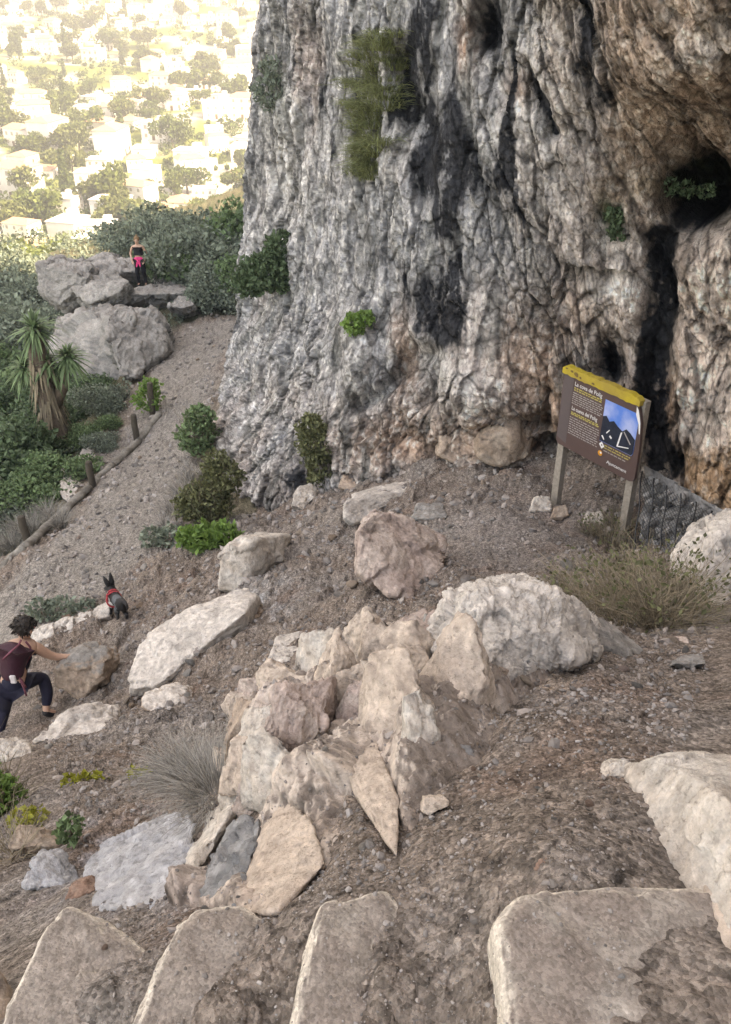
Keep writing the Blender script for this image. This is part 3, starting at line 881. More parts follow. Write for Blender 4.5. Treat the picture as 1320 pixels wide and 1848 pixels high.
def build_outcrop():
    """the ridge of bedrock that breaks through the soil beside the steps"""
    xs = np.arange(-1.05, 1.35, 0.0066); ys = np.arange(1.25, 4.0, 0.0075)
    X, Y = np.meshgrid(xs, ys)
    P = np.stack([X.ravel(), Y.ravel(), H(X, Y)], 1)
    px, py = to_px(P)
    w = fbm(P * 3.5, 3, seed=71) * 40
    dist = poly_dist(px + w, py + w * 0.6, OUTCROP)
    keep = dist > -45
    Q = grid_faces(len(ys), len(xs))
    Q = Q[keep[Q].all(1)]
    N = vnormals(P, Q)
    N = np.where(np.linalg.norm(N, axis=1, keepdims=True) > 0.5, N, np.array([0, 0, 1.0]))
    L = P.copy(); L[:, 0] += 0.25 * P[:, 2]
    own = blob(px, py, 510, 1555, 75, 90) + blob(px, py, 680, 1440, 45, 90) + 0.8 * blob(px, py, 450, 1370, 45, 80) + 0.7 * blob(px, py, 400, 1560, 40, 80)
    own = np.clip(own, 0, 1)       # here single slabs stand clear of the ridge
    base = 0.14 * sstep(-25, 45, dist) - 0.09 - 0.08 * own
    c0, e0 = chips(L, 0.62, seed=11, octv=1, planar=0.9, warp=0.22, anis=(1.25, 0.8, 0.8))
    c1, e1 = chips(L, 0.27, seed=14, octv=3, gain=0.5, planar=0.85, anis=(1.5, 0.8, 0.7), warp=0.2)
    st = 0.22 * (c0 - 0.12) + 0.11 * (c1 - 0.1)
    st = st.reshape(X.shape)
    for _ in range(2):          # weathered steps, not knife cuts
        st = 0.4 * st + 0.15 * (np.roll(st, 1, 0) + np.roll(st, -1, 0) + np.roll(st, 1, 1) + np.roll(st, -1, 1))
    st = st.ravel()
    c3, e3 = chips(L, 0.15, seed=21, octv=2, gain=0.55, planar=0.7, anis=(1.9, 1.1, 0.6))
    c2, e2 = chips(L, 0.06, seed=17, octv=3, gain=0.6, planar=0.5, anis=(1.4, 0.9, 0.7))
    f = fbm(P * 1.6, 4, seed=72); g = fbm(P * 22, 4, 0.6, seed=73)
    crest = blob(px, py, 700, 1200, 90, 50) + blob(px, py, 520, 1300, 70, 60)
    hgt = base - 0.03 + sstep(-30, 30, dist) * (1 - 0.85 * own) * (0.75 * st + 0.042 * (c3 - 0.15) + 0.022 * (c2 - 0.2) + 0.08 * f + 0.004 * g + 0.08 * crest)
    out = N * 0.55 + np.array([-0.35, -0.35, 0.6]) * 0.45
    out /= np.linalg.norm(out, axis=1, keepdims=True)
    P2 = P + out * hgt[:, None]
    N2 = vnormals(P2, Q)
    m = sstep(-0.2, 0.3, fbm(P * 2.2, 4, seed=74))[:, None]
    C = np.array([0.66, 0.56, 0.48]) * (1 - m) + np.array([0.46, 0.37, 0.31]) * m
    pk = sstep(0.0, 0.3, fbm(P * 1.5, 3, seed=75))[:, None]
    C = C * (1 - 0.6 * pk) + np.array([0.50, 0.425, 0.385]) * 0.6 * pk
    C *= (1 + 0.3 * g + 0.3 * fbm(P * 9, 4, seed=76))[:, None]
    lich = sstep(0.2, 0.42, fbm(P * 6, 4, seed=77))[:, None] * 0.5
    C = C * (1 - lich) + np.array([0.15, 0.145, 0.135]) * lich
    few = sstep(-0.05, 0.25, fbm(P * 3, 3, seed=78))
    C *= (1 - 0.7 * few * (1 - np.clip(e1 * 1.8, 0, 1)))[:, None] * (0.6 + 0.4 * np.clip(e3 * 1.6, 0, 1))[:, None] * (0.82 + 0.35 * np.clip(c2 * 1.3, 0, 1))[:, None]
    rs = 0.25 * sstep(700, 820, px)
    dm = (sstep(0.68 - rs, 0.88 - rs, N2[:, 2]) * sstep(-0.26 - rs, 0.12 - rs, fbm(P * 4, 4, seed=79)))[:, None] * 0.92
    C = C * (1 - dm) + SOIL * (1 + 0.5 * g)[:, None] * dm
    used, inv = np.unique(Q, return_inverse=True)
    V = P2[used]; b = np.array([0.0, 2.4, -1.0])
    o = obj('rock_outcrop', mesh_np('rock_outcrop', V - b, inv.reshape(-1, 4), M_ROCK, np.clip(C[used], 0.012, 0.72)), loc=b)
    tag(o, 'long jagged ridge of pale brown bedrock breaking through the soil above the steps', 'rock outcrop')
    # the ridge is jointed: upright blocks split along one set of joints, soil in between
    g9 = np.random.default_rng(23)
    J = np.array([[0.78, -0.58, 0.12], [0.42, 0.62, -0.25], [-0.16, 0.30, 0.94]])
    J[1] -= J[0] * (J[1] @ J[0]); J[1] /= np.linalg.norm(J[1]); J[2] = np.cross(J[0], J[1]); J[2] *= np.sign(J[2, 2])
    spots = []
    tries = 0
    while len(spots) < 34 and tries < 6000:
        tries += 1
        qx, qy = g9.uniform(320, 1050), g9.uniform(1150, 1600)
        dd = poly_dist(np.array([qx]), np.array([qy]), OUTCROP)[0]
        if dd < 6: continue
        top = float(blob(qx, qy, 470, 1350, 55, 90) + blob(qx, qy, 590, 1265, 95, 45) + blob(qx, qy, 700, 1205, 75, 50) + 0.6 * blob(qx, qy, 810, 1255, 70, 40) + 0.35 * blob(qx, qy, 700, 1360, 60, 40))
        if g9.random() > top ** 1.3 * 0.9: continue
        if ((qx - 510) / 85) ** 2 + ((qy - 1550) / 110) ** 2 < 1 or ((qx - 682) / 48) ** 2 + ((qy - 1440) / 105) ** 2 < 1: continue
        if any(np.hypot(qx - a, (qy - b) * 1.2) < 26 + 14 * min(1, t_) for a, b, t_ in spots): continue
        spots.append((qx, qy, top))
    for n_, (qx, qy, top) in enumerate(spots):
        c = ground_at(int(qx), int(qy))
        k = 0.55 + 0.6 * min(1, top)
        dim = np.array([g9.uniform(.08, .20), g9.uniform(.035, .085), g9.uniform(.12, .25)]) * k * np.exp(g9.normal(0, .18))
        R9 = np.array(Matrix.Rotation(g9.normal(0, .3), 3, 'Z') @ Matrix.Rotation(g9.normal(0, .16), 3, 'X') @ Matrix.Rotation(g9.normal(0, .16), 3, 'Y'))
        JJ = J @ R9
        pts = []
        for sx in (-1, 1):
            for sy in (-1, 1):
                for sz in (-1, 1):
                    pts.append((np.array([sx, sy, sz]) * dim * g9.uniform(.45, 1.0, 3)) @ JJ)
        pts.append(JJ[2] * dim[2] * g9.uniform(1.0, 1.3) + JJ[0] * dim[0] * g9.uniform(-.7, .7))
        pts.append(-JJ[1] * dim[1] * 1.5 + JJ[0] * dim[0] * g9.uniform(-.5, .5))
        pts = np.array(pts) + c + np.array([0, 0, 0.03 + 0.06 * min(1, top)])
        Pk, Fk, Ck = rock_mesh('rock_block', pts, sub=5, pal=('cream', 'pale', 'cream', 'pink', 'cream', 'tan')[n_ % 6], rough=0.95, sharp=26, dirt=0.6, seed=n_ + 3, crackdark=0.5, anis=(1.4, 1.2, 0.7))
        obj('rock_block', mesh_np('rock_block', Pk - b, Fk, M_ROCK, Ck), o)

def build_rocks():
    build_outcrop()
    g = lambda *p: tuple(p)
    ST = 'stone steps of the path'
    # steps: slabs with worn rounded corners, soil lying on their inner side
    box_rock('stone_step', 'uppermost broad stone step with a pale upright riser, nearest the big pale boulder',
             [(0.235, 0.2, 0.012), (0.24, 0.75, 0.014), (0.25, 1.06, 0.012), (0.31, 1.13, 0.01), (0.6, 1.15, -0.005), (1.0, 1.16, -0.06), (1.2, 0.2, -0.06), (0.6, 0.2, 0.0), (0.225, 0.5, 0.01)], 0.24,
             pal='step', rough=0.26, sharp=30, sub=6, dirt=0.95, group=ST, cat='step', mat=M_STEP, edge=1, crackdark=0.2)
    box_rock('stone_step', 'second stone step down with gravel heaped over its inner end',
             [(-0.17, 0.2, -0.165), (-0.165, 0.8, -0.165), (-0.14, 1.08, -0.165), (-0.1, 1.22, -0.17), (0.05, 1.27, -0.185), (0.2, 1.1, -0.24), (0.2, 0.2, -0.23)], 0.24,
             pal='step', rough=0.27, sharp=26, sub=6, dirt=0.8, group=ST, cat='step', mat=M_STEP, edge=1, crackdark=0.2)
    box_rock('stone_step', 'third stone step down, wide and rounded, below the cream slab',
             [(-0.53, 0.2, -0.345), (-0.52, 0.95, -0.345), (-0.48, 1.22, -0.345), (-0.42, 1.33, -0.345), (-0.3, 1.35, -0.355), (-0.12, 1.22, -0.39), (-0.12, 0.2, -0.39)], 0.26,
             pal='step', rough=0.27, sharp=26, sub=6, dirt=0.7, group=ST, cat='step', mat=M_STEP, edge=1, crackdark=0.2)
    box_rock('stone_step', 'lowest stone step, grey and smooth, beside the bluish slab in the gully',
             [(-0.9, 0.2, -0.53), (-0.89, 1.05, -0.53), (-0.84, 1.4, -0.53), (-0.8, 1.46, -0.53), (-0.68, 1.42, -0.54), (-0.53, 1.32, -0.55), (-0.48, 0.2, -0.55)], 0.3,
             pal='step', rough=0.28, sharp=26, sub=6, dirt=0.6, group=ST, cat='step', mat=M_STEP, edge=1, crackdark=0.2)
    box_rock('rock_ledge', 'reddish brown rock ledge left of the lowest step',
             [(-1.6, 0.4, -0.80), (-1.5, 1.45, -0.80), (-1.12, 1.5, -0.80), (-1.0, 1.35, -0.84), (-0.93, 1.0, -0.82), (-0.93, 0.4, -0.82)], 0.4,
             pal='tan', rough=0.9, sharp=16, sub=6, dirt=0.5)
    # big pale boulder right of the steps
    rock('boulder', 'large pale cream boulder at the edge of the steps, pointed at its upper end', (1200, 1540),
         [(1135, 1402, 1135, 1405, 0), (1165, 1475, 1165, 1475, 0), (1200, 1538, 1200, 1538, 0), (1245, 1602, 1245, 1602, 0), (1285, 1665, 1285, 1665, 0), (1310, 1700, 1310, 1700, 0),
          (1130, 1384, 1140, 1412, 0.03), (1188, 1366, 1170, 1480, 0.2), (1245, 1432, 1220, 1562, 0.13), (1300, 1434, 1265, 1622, 0.17), (1345, 1480, 1290, 1670, 0.17), (1370, 1660, 1310, 1700, 0.08),
          (1250, 1356, 1220, 1562, 0.45), (1350, 1372, 1265, 1622, 0.5), (1385, 1480, 1290, 1670, 0.3)],
         down=0.2, back=0.05, pal='pale', sub=6, rough=0.42, sharp=22, dirt=0.3, crackdark=0.25)
    rock('boulder', 'smooth cream rock below the large pale boulder by the top step', (1290, 1700),
         [(1270, 1600, 1270, 1620, 0.0), (1300, 1690, 1300, 1690, 0), (1330, 1770, 1330, 1770, 0), (1285, 1580, 1270, 1620, 0.05), (1330, 1570, 1300, 1690, 0.15), (1450, 1640, 1300, 1690, 0.2), (1450, 1800, 1330, 1770, 0.1)],
         down=0.2, back=0.03, pal='cream', sub=5, rough=0.4, sharp=20, dirt=0.2)
    # crest boulder
    rock('boulder', 'broad white fractured boulder on the crest below the dry bush', (900, 1235),
         [(780, 1172, 0.1), (850, 1222, 0.0), (915, 1238, 0.0), (1000, 1205, 0.02), (1035, 1185, 0.05), (800, 1120, 0.2), (820, 1092, 0.22), (862, 1062, 0.28), (955, 1058, 0.33), (1000, 1072, 0.28), (1060, 1106, 0.6), (1130, 1163, 0.8), (985, 1140, 0.08), (900, 1150, 0.06)],
         down=0.15, back=0.25, pal='white', sub=6, rough=0.95, sharp=18, dirt=0.15, crackdark=0.5, anis=(1.9, 1.2, 0.6))
    rock('rock_slab', 'grey bedded slab dipping away behind the white crest boulder', (1060, 1170),
         [(975, 1080, 0.25), (1010, 1085, 0.1), (1060, 1150, 0.0), (1130, 1190, 0.0), (1175, 1185, 0.12), (1070, 1105, 0.4), (1120, 1140, 0.45)], down=0.18, back=0.2, pal='grey', sub=5, rough=0.8, dirt=0.5)
    OUT = 'slabs of the rock ridge beside the steps'
    rock('rock_slab', 'tall pale blade of rock at the lower edge of the ridge, beside the grey dry bush', (430, 1440),
         [(395, 1452, 0), (440, 1462, -0.05), (482, 1425, -0.05), (425, 1370, 0.05), (446, 1285, 0.18), (492, 1268, 0.2), (500, 1330, 0.05)], down=0.2, back=0.12, pal='pale', sub=6, rough=0.9, sharp=18, dirt=0.15, group=OUT, anis=(1.8, 1.2, 0.5))
    rock('rock_slab', 'pinkish upright slab next to the tall pale blade of rock', (500, 1410),
         [(448, 1435, 0), (512, 1402, -0.02), (560, 1350, 0.0), (470, 1340, 0.03), (500, 1240, 0.12), (540, 1232, 0.16), (600, 1222, 0.24), (590, 1310, 0.05)], down=0.3, back=0.25, pal='pink', sub=6, rough=1.0, sharp=18, dirt=0.2, group=OUT, anis=(1.8, 1.2, 0.5))
    rock('rock_slab', 'small block of cream rock sitting high on the ridge soil', (790, 1300),
         [(745, 1305, 0), (770, 1325, -0.03), (830, 1300, -0.03), (760, 1268, 0.03), (800, 1256, 0.05), (828, 1262, 0.04)], down=0.08, back=0.1, pal='cream', sub=5, rough=0.9, dirt=0.4, group=OUT)
    rock('rock_slab', 'narrow cream tongue of bare rock pointing down to the steps', (690, 1500),
         [(628, 1382, 630, 1400, 0), (640, 1430, 640, 1440, -0.01), (690, 1510, 690, 1510, -0.01), (716, 1545, 716, 1545, 0), (720, 1440, 720, 1450, -0.02), (680, 1342, 690, 1360, 0.02), (700, 1400, 700, 1410, -0.05), (650, 1345, 650, 1360, 0.0)], down=0.1, back=0.08, pal='cream', sub=5, rough=0.5, dirt=0.3, sharp=18, group=OUT)
    rock('rock_slab', 'large smooth orange cream slab above the third step, with a crack across it', (500, 1600),
         [(430, 1645, 440, 1640, 0), (500, 1645, 500, 1640, -0.02), (585, 1560, 585, 1560, 0), (560, 1480, 560, 1490, 0), (512, 1443, 512, 1455, 0.02), (440, 1545, 445, 1550, 0.02), (510, 1540, 510, 1550, -0.04)], down=0.15, back=0.08, pal='cream', sub=6, rough=0.45, sharp=20, dirt=0.1, crackdark=0.4, group=OUT)
    rock('rock_slab', 'long thin pale rim of rock edging the drop to the gully', (350, 1560),
         [(316, 1605, 330, 1600, 0), (345, 1590, 345, 1590, 0), (375, 1520, 375, 1520, 0), (425, 1450, 425, 1460, 0), (385, 1448, 390, 1460, 0.1), (345, 1530, 350, 1540, 0.1)], down=0.2, back=0.04, pal='pale', sub=5, rough=0.9, dirt=0.2, group=OUT)
    rock('rock', 'dark bluish rock in the cleft between the pale rim and the orange slab', (400, 1580),
         [(360, 1625, 370, 1620, 0), (430, 1640, 430, 1635, 0), (440, 1560, 445, 1565, 0), (470, 1480, 475, 1490, 0), (420, 1480, 425, 1490, 0.03), (385, 1540, 390, 1550, 0.0)], down=0.12, back=0.06, pal='bluegrey', sub=5, rough=1.6, dirt=0.2)
    rock('rock', 'blackish bluish stone in the soil between the tongue of rock and the top step', (820, 1400),
         [(770, 1430, 0), (830, 1440, 0), (870, 1395, 0.05), (800, 1350, 0.14), (850, 1345, 0.15), (770, 1385, 0.08)], down=0.1, back=0.1, pal='bluegrey', sub=5, rough=1.3, dirt=0.45)
    rock('rock', 'small cream cobble jutting from the bank above the steps', (785, 1470),
         [(762, 1465, 0), (775, 1472, -0.01), (808, 1455, -0.01), (766, 1440, 0.02), (800, 1437, 0.03), (812, 1445, 0.02)], down=0.05, back=0.05, pal='cream', sub=4, rough=0.7, dirt=0.3)
    rock('rock', 'reddish stone half buried in gravel above the top step', (990, 1565),
         [(965, 1570, 0), (990, 1582, 0), (1020, 1575, 0), (975, 1550, 0.02), (1010, 1548, 0.03)], down=0.05, back=0.05, pal='red', sub=4, rough=0.7, dirt=0.3)
    rock('rock', 'row of small pale stones leading up to the large cream boulder', (1110, 1410),
         [(1090, 1400, 0), (1110, 1415, 0), (1140, 1400, 0), (1100, 1378, 0.04), (1130, 1372, 0.05)], down=0.05, back=0.05, pal='pale', sub=4, rough=1.4, dirt=0.3)
    # gully
    rock('rock_slab', 'big flat bluish grey slab lying in the gully below the ridge', (250, 1600),
         [(155, 1565, 150, 1600, 0.2), (185, 1640, 185, 1640, 0), (290, 1645, 290, 1640, 0), (345, 1560, 340, 1570, 0), (350, 1480, 350, 1500, 0), (300, 1468, 300, 1500, 0.1), (230, 1510, 230, 1540, 0.1), (190, 1525, 190, 1560, 0.1)], down=0.3, back=0.1, pal='blue', sub=6, rough=0.8, sharp=16, dirt=0.15)
    rock('rock', 'rusty brown stone at the foot of the bluish slab', (140, 1625),
         [(118, 1625, 0), (150, 1632, 0), (166, 1610, 0), (128, 1595, 0.05), (150, 1590, 0.06)], down=0.1, back=0.1, pal='red', sub=4, rough=0.7, dirt=0.1)
    rock('rock', 'grey blue stone beside the rusty brown stone in the gully', (80, 1605),
         [(40, 1600, 0), (80, 1612, 0), (125, 1600, 0), (60, 1545, 0.15), (100, 1545, 0.18)], down=0.1, back=0.1, pal='blue', sub=5, rough=1.2, dirt=0.2)
    rock('rock', 'brown flat rock under the weeds left of the gully', (55, 1535),
         [(15, 1530, 0), (60, 1540, 0), (108, 1525, 0), (30, 1490, 0.15), (85, 1495, 0.2)], down=0.15, back=0.1, pal='brown', sub=5, rough=1.0, dirt=0.4)
    rock('boulder', 'grey boulder half hidden by the dry bush below the ridge', (380, 1400),
         [(350, 1395, 0), (400, 1410, 0), (430, 1390, 0.1), (355, 1350, 0.2), (390, 1330, 0.3), (435, 1335, 0.4)], down=0.2, back=0.2, pal='grey', sub=5, rough=0.8, dirt=0.2)
    rock('rock', 'whitish knobbly rock below the climbing person', (30, 1370),
         [(-20, 1370, 0), (30, 1382, 0), (62, 1365, 0), (0, 1330, 0.2), (45, 1335, 0.2)], down=0.2, back=0.1, pal='pale', sub=5, rough=1.4, dirt=0.4)
    rock('rock', 'pale ridge shaped rock in front of the climbing person', (150, 1320),
         [(60, 1340, 0), (105, 1335, 0), (190, 1320, 0), (90, 1305, 0.2), (150, 1272, 0.35), (200, 1275, 0.4), (205, 1290, 0.3)], down=0.2, back=0.2, pal='white', sub=5, rough=1.3, dirt=0.4)
    rock('rock', 'small tilted rock with a bright top below the long white slab', (300, 1290),
         [(255, 1275, 0.1), (290, 1295, 0), (340, 1285, 0), (262, 1252, 0.3), (305, 1235, 0.4), (338, 1240, 0.4)], down=0.2, back=0.2, pal='tan', top='white', sub=5, rough=1.1, dirt=0.2)
    rock('boulder', 'brown boulder the climbing person rests a hand on', (165, 1255),
         [(105, 1235, 0.1), (150, 1262, 0), (185, 1225, 0.05), (98, 1195, 0.1), (118, 1172, 0.4), (150, 1162, 0.5), (190, 1165, 0.45), (195, 1190, 0.2)], down=0.3, back=0.3, pal='tan', top='grey', sub=5, rough=1.2, dirt=0.2)
    rock('rock_slab', 'long bluish white slab lying on the slope near the dog', (300, 1235),
         [(232, 1243, 0.0), (285, 1236, -0.05), (315, 1205, 0.15), (250, 1165, 0.4), (275, 1136, 0.65), (345, 1095, 0.85), (440, 1063, 1.15), (466, 1072, 1.1), (440, 1108, 0.55), (375, 1150, 0.35)], down=0.28, back=0.1, pal='white', sub=6, rough=0.55, sharp=18, dirt=0.1)
    rock('rock', 'brown rubble propping up the long bluish white slab', (370, 1190),
         [(300, 1222, 0), (370, 1185, 0.1), (430, 1140, 0.4), (475, 1105, 0.75), (462, 1085, 0.9), (330, 1180, 0.3)], down=0.25, back=0.2, pal='brown', sub=5, rough=1.5, dirt=0.5)
    rock('boulder', 'squared block of pale rock with a flat top beside the green bush', (440, 1060),
         [(396, 1062, 0.0), (432, 1068, -0.05), (450, 1060, 0.0), (520, 1005, 0.7), (394, 1000, 0.1), (430, 968, 0.45), (455, 975, 0.2), (524, 966, 1.0), (470, 962, 0.9)], down=0.2, back=0.2, pal='pale', sub=5, rough=0.7, sharp=18, dirt=0.3)
    rock('boulder', 'large square pitted brown boulder in the middle of the slope', (720, 1080),
         [(650, 1035, 0.15), (700, 1072, 0), (745, 1080, 0), (800, 1020, 0.5), (645, 955, 0.4), (675, 928, 0.7), (745, 940, 0.9), (800, 975, 1.0)], down=0.2, back=0.3, pal='pink', sub=6, rough=1.0, sharp=20, dirt=0.35)
    rock('rock_slab', 'wedge shaped slab with a pale top at the cliff foot', (650, 945),
         [(620, 935, 0.0), (640, 946, -0.05), (715, 905, 0.8), (740, 885, 1.1), (622, 905, 0.2), (660, 882, 1.0), (740, 868, 1.7)], down=0.15, back=0.2, pal='white', sub=5, rough=0.8, dirt=0.2)
    rock('rock', 'small pale rock at the cliff foot by the olive shrub', (545, 918),
         [(527, 912, 0), (548, 920, 0), (570, 895, 0.3), (535, 880, 0.4), (560, 872, 0.6), (574, 880, 0.6)], down=0.2, back=0.2, pal='pale', sub=4, rough=1.0, dirt=0.3)
    rock('rock_slab', 'brown slab leaning at the cliff foot above the wedge shaped slab', (640, 880),
         [(612, 880, 0.0), (640, 884, 0), (690, 872, 0.2), (625, 852, 0.5), (685, 838, 0.8), (697, 850, 0.7)], down=0.15, back=0.2, pal='tan', sub=5, rough=0.9, dirt=0.2)
    rock('rock', 'low grey stone with a light patch above the square boulder', (775, 940),
         [(742, 935, 0), (775, 942, 0), (806, 935, 0), (755, 908, 0.4), (800, 908, 0.5)], down=0.15, back=0.15, pal='grey', sub=4, rough=0.9, dirt=0.4)
    rock('rock_slab', 'bluish white stone on the gravel behind the ridge', (520, 1200),
         [(485, 1195, 0), (520, 1204, 0), (552, 1185, 0.1), (500, 1150, 0.5), (545, 1138, 0.7), (556, 1155, 0.5)], down=0.15, back=0.15, pal='white', sub=5, rough=0.9, dirt=0.1)
    rock('rock_slab', 'flat pale stone tucked against the back of the ridge', (500, 1262),
         [(470, 1262, 0), (500, 1264, 0), (560, 1235, 0.2), (480, 1230, 0.3), (540, 1210, 0.6), (575, 1208, 0.6)], down=0.15, back=0.15, pal='white', sub=5, rough=0.9, dirt=0.1)
    rock('rock', 'thin upright pointed stone left of the white crest boulder', (780, 1172),
         [(758, 1172, 0), (785, 1176, 0), (800, 1165, 0.1), (762, 1135, 0.12), (768, 1105, 0.2), (774, 1112, 0.18), (800, 1140, 0.2)], down=0.1, back=0.08, pal='grey', sub=4, rough=0.8, dirt=0.2)
    rock('boulder', 'round brown boulder at the cliff foot left of the sign', (920, 848),
         [(868, 830, 0.1), (915, 846, 0), (955, 825, 0.1), (862, 790, 0.2), (890, 752, 0.4), (940, 748, 0.45), (965, 780, 0.4), (930, 790, 0.0)], down=0.2, back=0.5, pal='brown', sub=5, rough=0.8, sharp=10, dirt=0.1)
    rock('boulder', 'tan knobbly boulder next to the round brown boulder at the cliff foot', (830, 840),
         [(792, 822, 0.1), (830, 842, 0), (872, 838, 0.05), (796, 785, 0.3), (840, 768, 0.4), (872, 765, 0.4)], down=0.2, back=0.5, pal='tan', sub=5, rough=1.1, sharp=10, dirt=0.1)
    rock('rock', 'cluster of rough stone against the sign\'s farther post', (978, 928),
         [(958, 922, 0), (978, 930, 0), (998, 922, 0), (966, 898, 0.15), (990, 895, 0.2)], down=0.1, back=0.1, pal='pale', sub=4, rough=1.4, dirt=0.3)
    rock('rock', 'rounded stone just in front of the sign\'s farther post', (1010, 938),
         [(996, 934, 0), (1010, 940, 0), (1028, 930, 0), (1002, 915, 0.12), (1022, 910, 0.15)], down=0.1, back=0.1, pal='brown', sub=4, rough=0.7, dirt=0.3)
    rock('rock', 'pale stone on the dust between the two sign posts', (1070, 950),
         [(1053, 944, 0), (1070, 952, 0), (1092, 945, 0), (1060, 926, 0.12), (1085, 922, 0.15)], down=0.1, back=0.1, pal='pale', sub=4, rough=1.0, dirt=0.3)
    rock('boulder', 'white rock bulging out beyond the wire netting', (1290, 1090),
         [(1262, 1045, 0.3), (1285, 1085, 0.1), (1330, 1115, 0), (1268, 1010, 0.45), (1305, 955, 0.7), (1370, 930, 0.8), (1390, 1120, 0.0)], down=0.3, back=0.5, pal='white', sub=6, rough=1.2, dirt=0.15)
    rock('rock', 'grey rock lying on the dirt right of the dry bush', (1245, 1200),
         [(1220, 1197, 0), (1245, 1205, 0), (1275, 1197, 0), (1230, 1185, 0.1), (1265, 1180, 0.15)], down=0.1, back=0.08, pal='grey', sub=4, rough=0.9, dirt=0.4)
    rock('rock', 'reddish rock at the lower edge of the dry bush', (1225, 1170),
         [(1210, 1168, 0), (1225, 1174, 0), (1246, 1166, 0), (1215, 1150, 0.15), (1240, 1148, 0.15)], down=0.1, back=0.08, pal='pink', sub=4, rough=0.9, dirt=0.2)
    # far outcrop where the woman stands
    rock('boulder', 'broad grey outcrop boulder carrying the others beside the path', (215, 690),
         [(95, 640, 2.5), (150, 680, 1.0), (215, 692, 0), (230, 690, 0), (85, 585, 4.0), (100, 565, 4.5), (200, 560, 3.4), (285, 560, 3.0), (200, 570, 1.5), (260, 640, 1.0)], down=0.8, back=1.0, pal='grey', sub=6, rough=1.4, dirt=0.2, crackdark=0.9)
    rock('boulder', 'tall grey boulder standing at the path edge with a brown side', (245, 690),
         [(192, 600, 0.7), (215, 680, -0.1), (250, 680, 0), (300, 630, 1.3), (195, 570, 1.5), (215, 555, 2.0), (270, 552, 2.2), (300, 590, 2.0)], down=0.6, back=1.0, pal='grey', sub=6, rough=1.2, dirt=0.1, crackdark=0.8)
    for lab, pts in (('grey boulder at the outer end of the far outcrop, above the left drop', [(66, 475, 5.5), (72, 525, 5), (110, 548, 4.6), (160, 500, 4.6), (95, 465, 6.4), (150, 468, 6.4), (165, 480, 5.6)]),
                     ('slab shaped grey boulder in the middle of the far outcrop', [(125, 520, 4.4), (160, 548, 3.8), (215, 528, 3.8), (232, 505, 4.2), (150, 500, 5.2), (205, 488, 5.4)]),
                     ('dark topped boulder at the back of the far outcrop', [(135, 495, 6.5), (170, 490, 6), (255, 490, 5.8), (140, 462, 7.4), (190, 455, 7.6), (240, 468, 7.2)]),
                     ('flat ledge of rock under the woman on the far outcrop', [(195, 545, 4.4), (240, 530, 4.5), (330, 530, 4.8), (345, 515, 5.6), (215, 522, 6.0), (300, 511, 7.2)]),
                     ('low dark rock right behind the woman on the far outcrop', [(275, 512, 6.6), (300, 515, 6.6), (302, 500, 7.0), (280, 488, 7.6), (298, 490, 7.6)]),
                     ('pale rock at the path end right of the far outcrop', [(305, 552, 3.8), (330, 556, 3.6), (352, 550, 3.8), (315, 538, 4.4), (338, 535, 4.4)])):
        rock('boulder', lab, (215, 690), pts, down=0.7, back=0.8, pal='grey', sub=6, rough=1.2, sharp=18, dirt=0.15, crackdark=0.8)
    for lab, ref, pts in (('whitish rock between the log edging and the bright green weeds', (130, 910), [(108, 890, .4), (130, 915, 0), (142, 880, .6), (112, 845, 1.4), (138, 855, 1.3)]),
                          ('grey lumpy rock beside the nearer dark path post', (155, 860), [(138, 850, .3), (160, 868, 0), (178, 840, .5), (148, 808, 1.4), (165, 805, 1.5)]),
                          ('small pale rock among the weeds below the log edging', (90, 930), [(80, 925, 0), (95, 932, 0), (112, 920, .2), (88, 908, .5), (105, 906, .6)]),
                          ('pale stone at the left margin below the tree', (15, 920), [(2, 918, 0), (15, 924, 0), (30, 915, .2), (8, 905, .5), (25, 903, .5)])):
        rock('rock', lab, ref, pts, down=0.3, back=0.3, pal='white', sub=4, rough=1.0, dirt=0.2)
    KB = 'pale kerb stones near the dog'
    for k, (x0, y0, x1, y1) in enumerate(((58, 1143, 96, 1128), (94, 1130, 132, 1116), (130, 1118, 165, 1106), (163, 1108, 198, 1092))):
        rock('kerb_stone', ['kerb stone nearest the climbing person\'s head, white with a dark pit', 'white kerb stone, second from the climbing person', 'pale kerb stone, third from the climbing person', 'kerb stone nearest the dog\'s feet'][k], (int((x0 + x1) / 2), int((y0 + y1) / 2 + 22)),
             [(x0, y0 + 18, 0), (x1, y1 + 18, 0.05), (x0, y0, 0.15), (x1, y1, 0.2), ((x0 + x1) / 2, (y0 + y1) / 2 - 5, 0.35), (x0 + 4, y0 - 6, 0.45), (x1, y1 - 6, 0.5)], down=0.25, back=0.1, pal='white', sub=4, rough=1.0, dirt=0.1, group=KB, cat='stone')
# ------------------------------------------------------------------ gravel and loose stones
def lumps(n, sub=1):
    """n small stone shapes as (V, tris)"""
    out = []
    for k in range(n):
        D, Fc = ico(sub)
        nn = rng.normal(size=(9, 3)); nn /= np.linalg.norm(nn, axis=1, keepdims=True)
        hh = rng.uniform(0.65, 1.0, 9)
        v = np.maximum(D @ nn.T, 0) / hh
        r = np.minimum((v ** 9).sum(1) ** (-1 / 9), 1.3)
        out.append((D * r[:, None] * np.array([1, rng.uniform(0.6, 0.9), rng.uniform(0.45, 0.75)]), Fc))
    return out

def ground_normals(x, y, e=0.05):
    z0, zx, zy = H(x, y), H(x + e, y), H(x, y + e)
    n = np.stack([-(zx - z0) / e, -(zy - z0) / e, np.ones_like(z0)], 1)
    return z0, n / np.linalg.norm(n, axis=1, keepdims=True)

def ground_surface(P):
    """nearest height of the finished ground for a set of x, y (from its own vertices)"""
    from mathutils.kdtree import KDTree
    return None

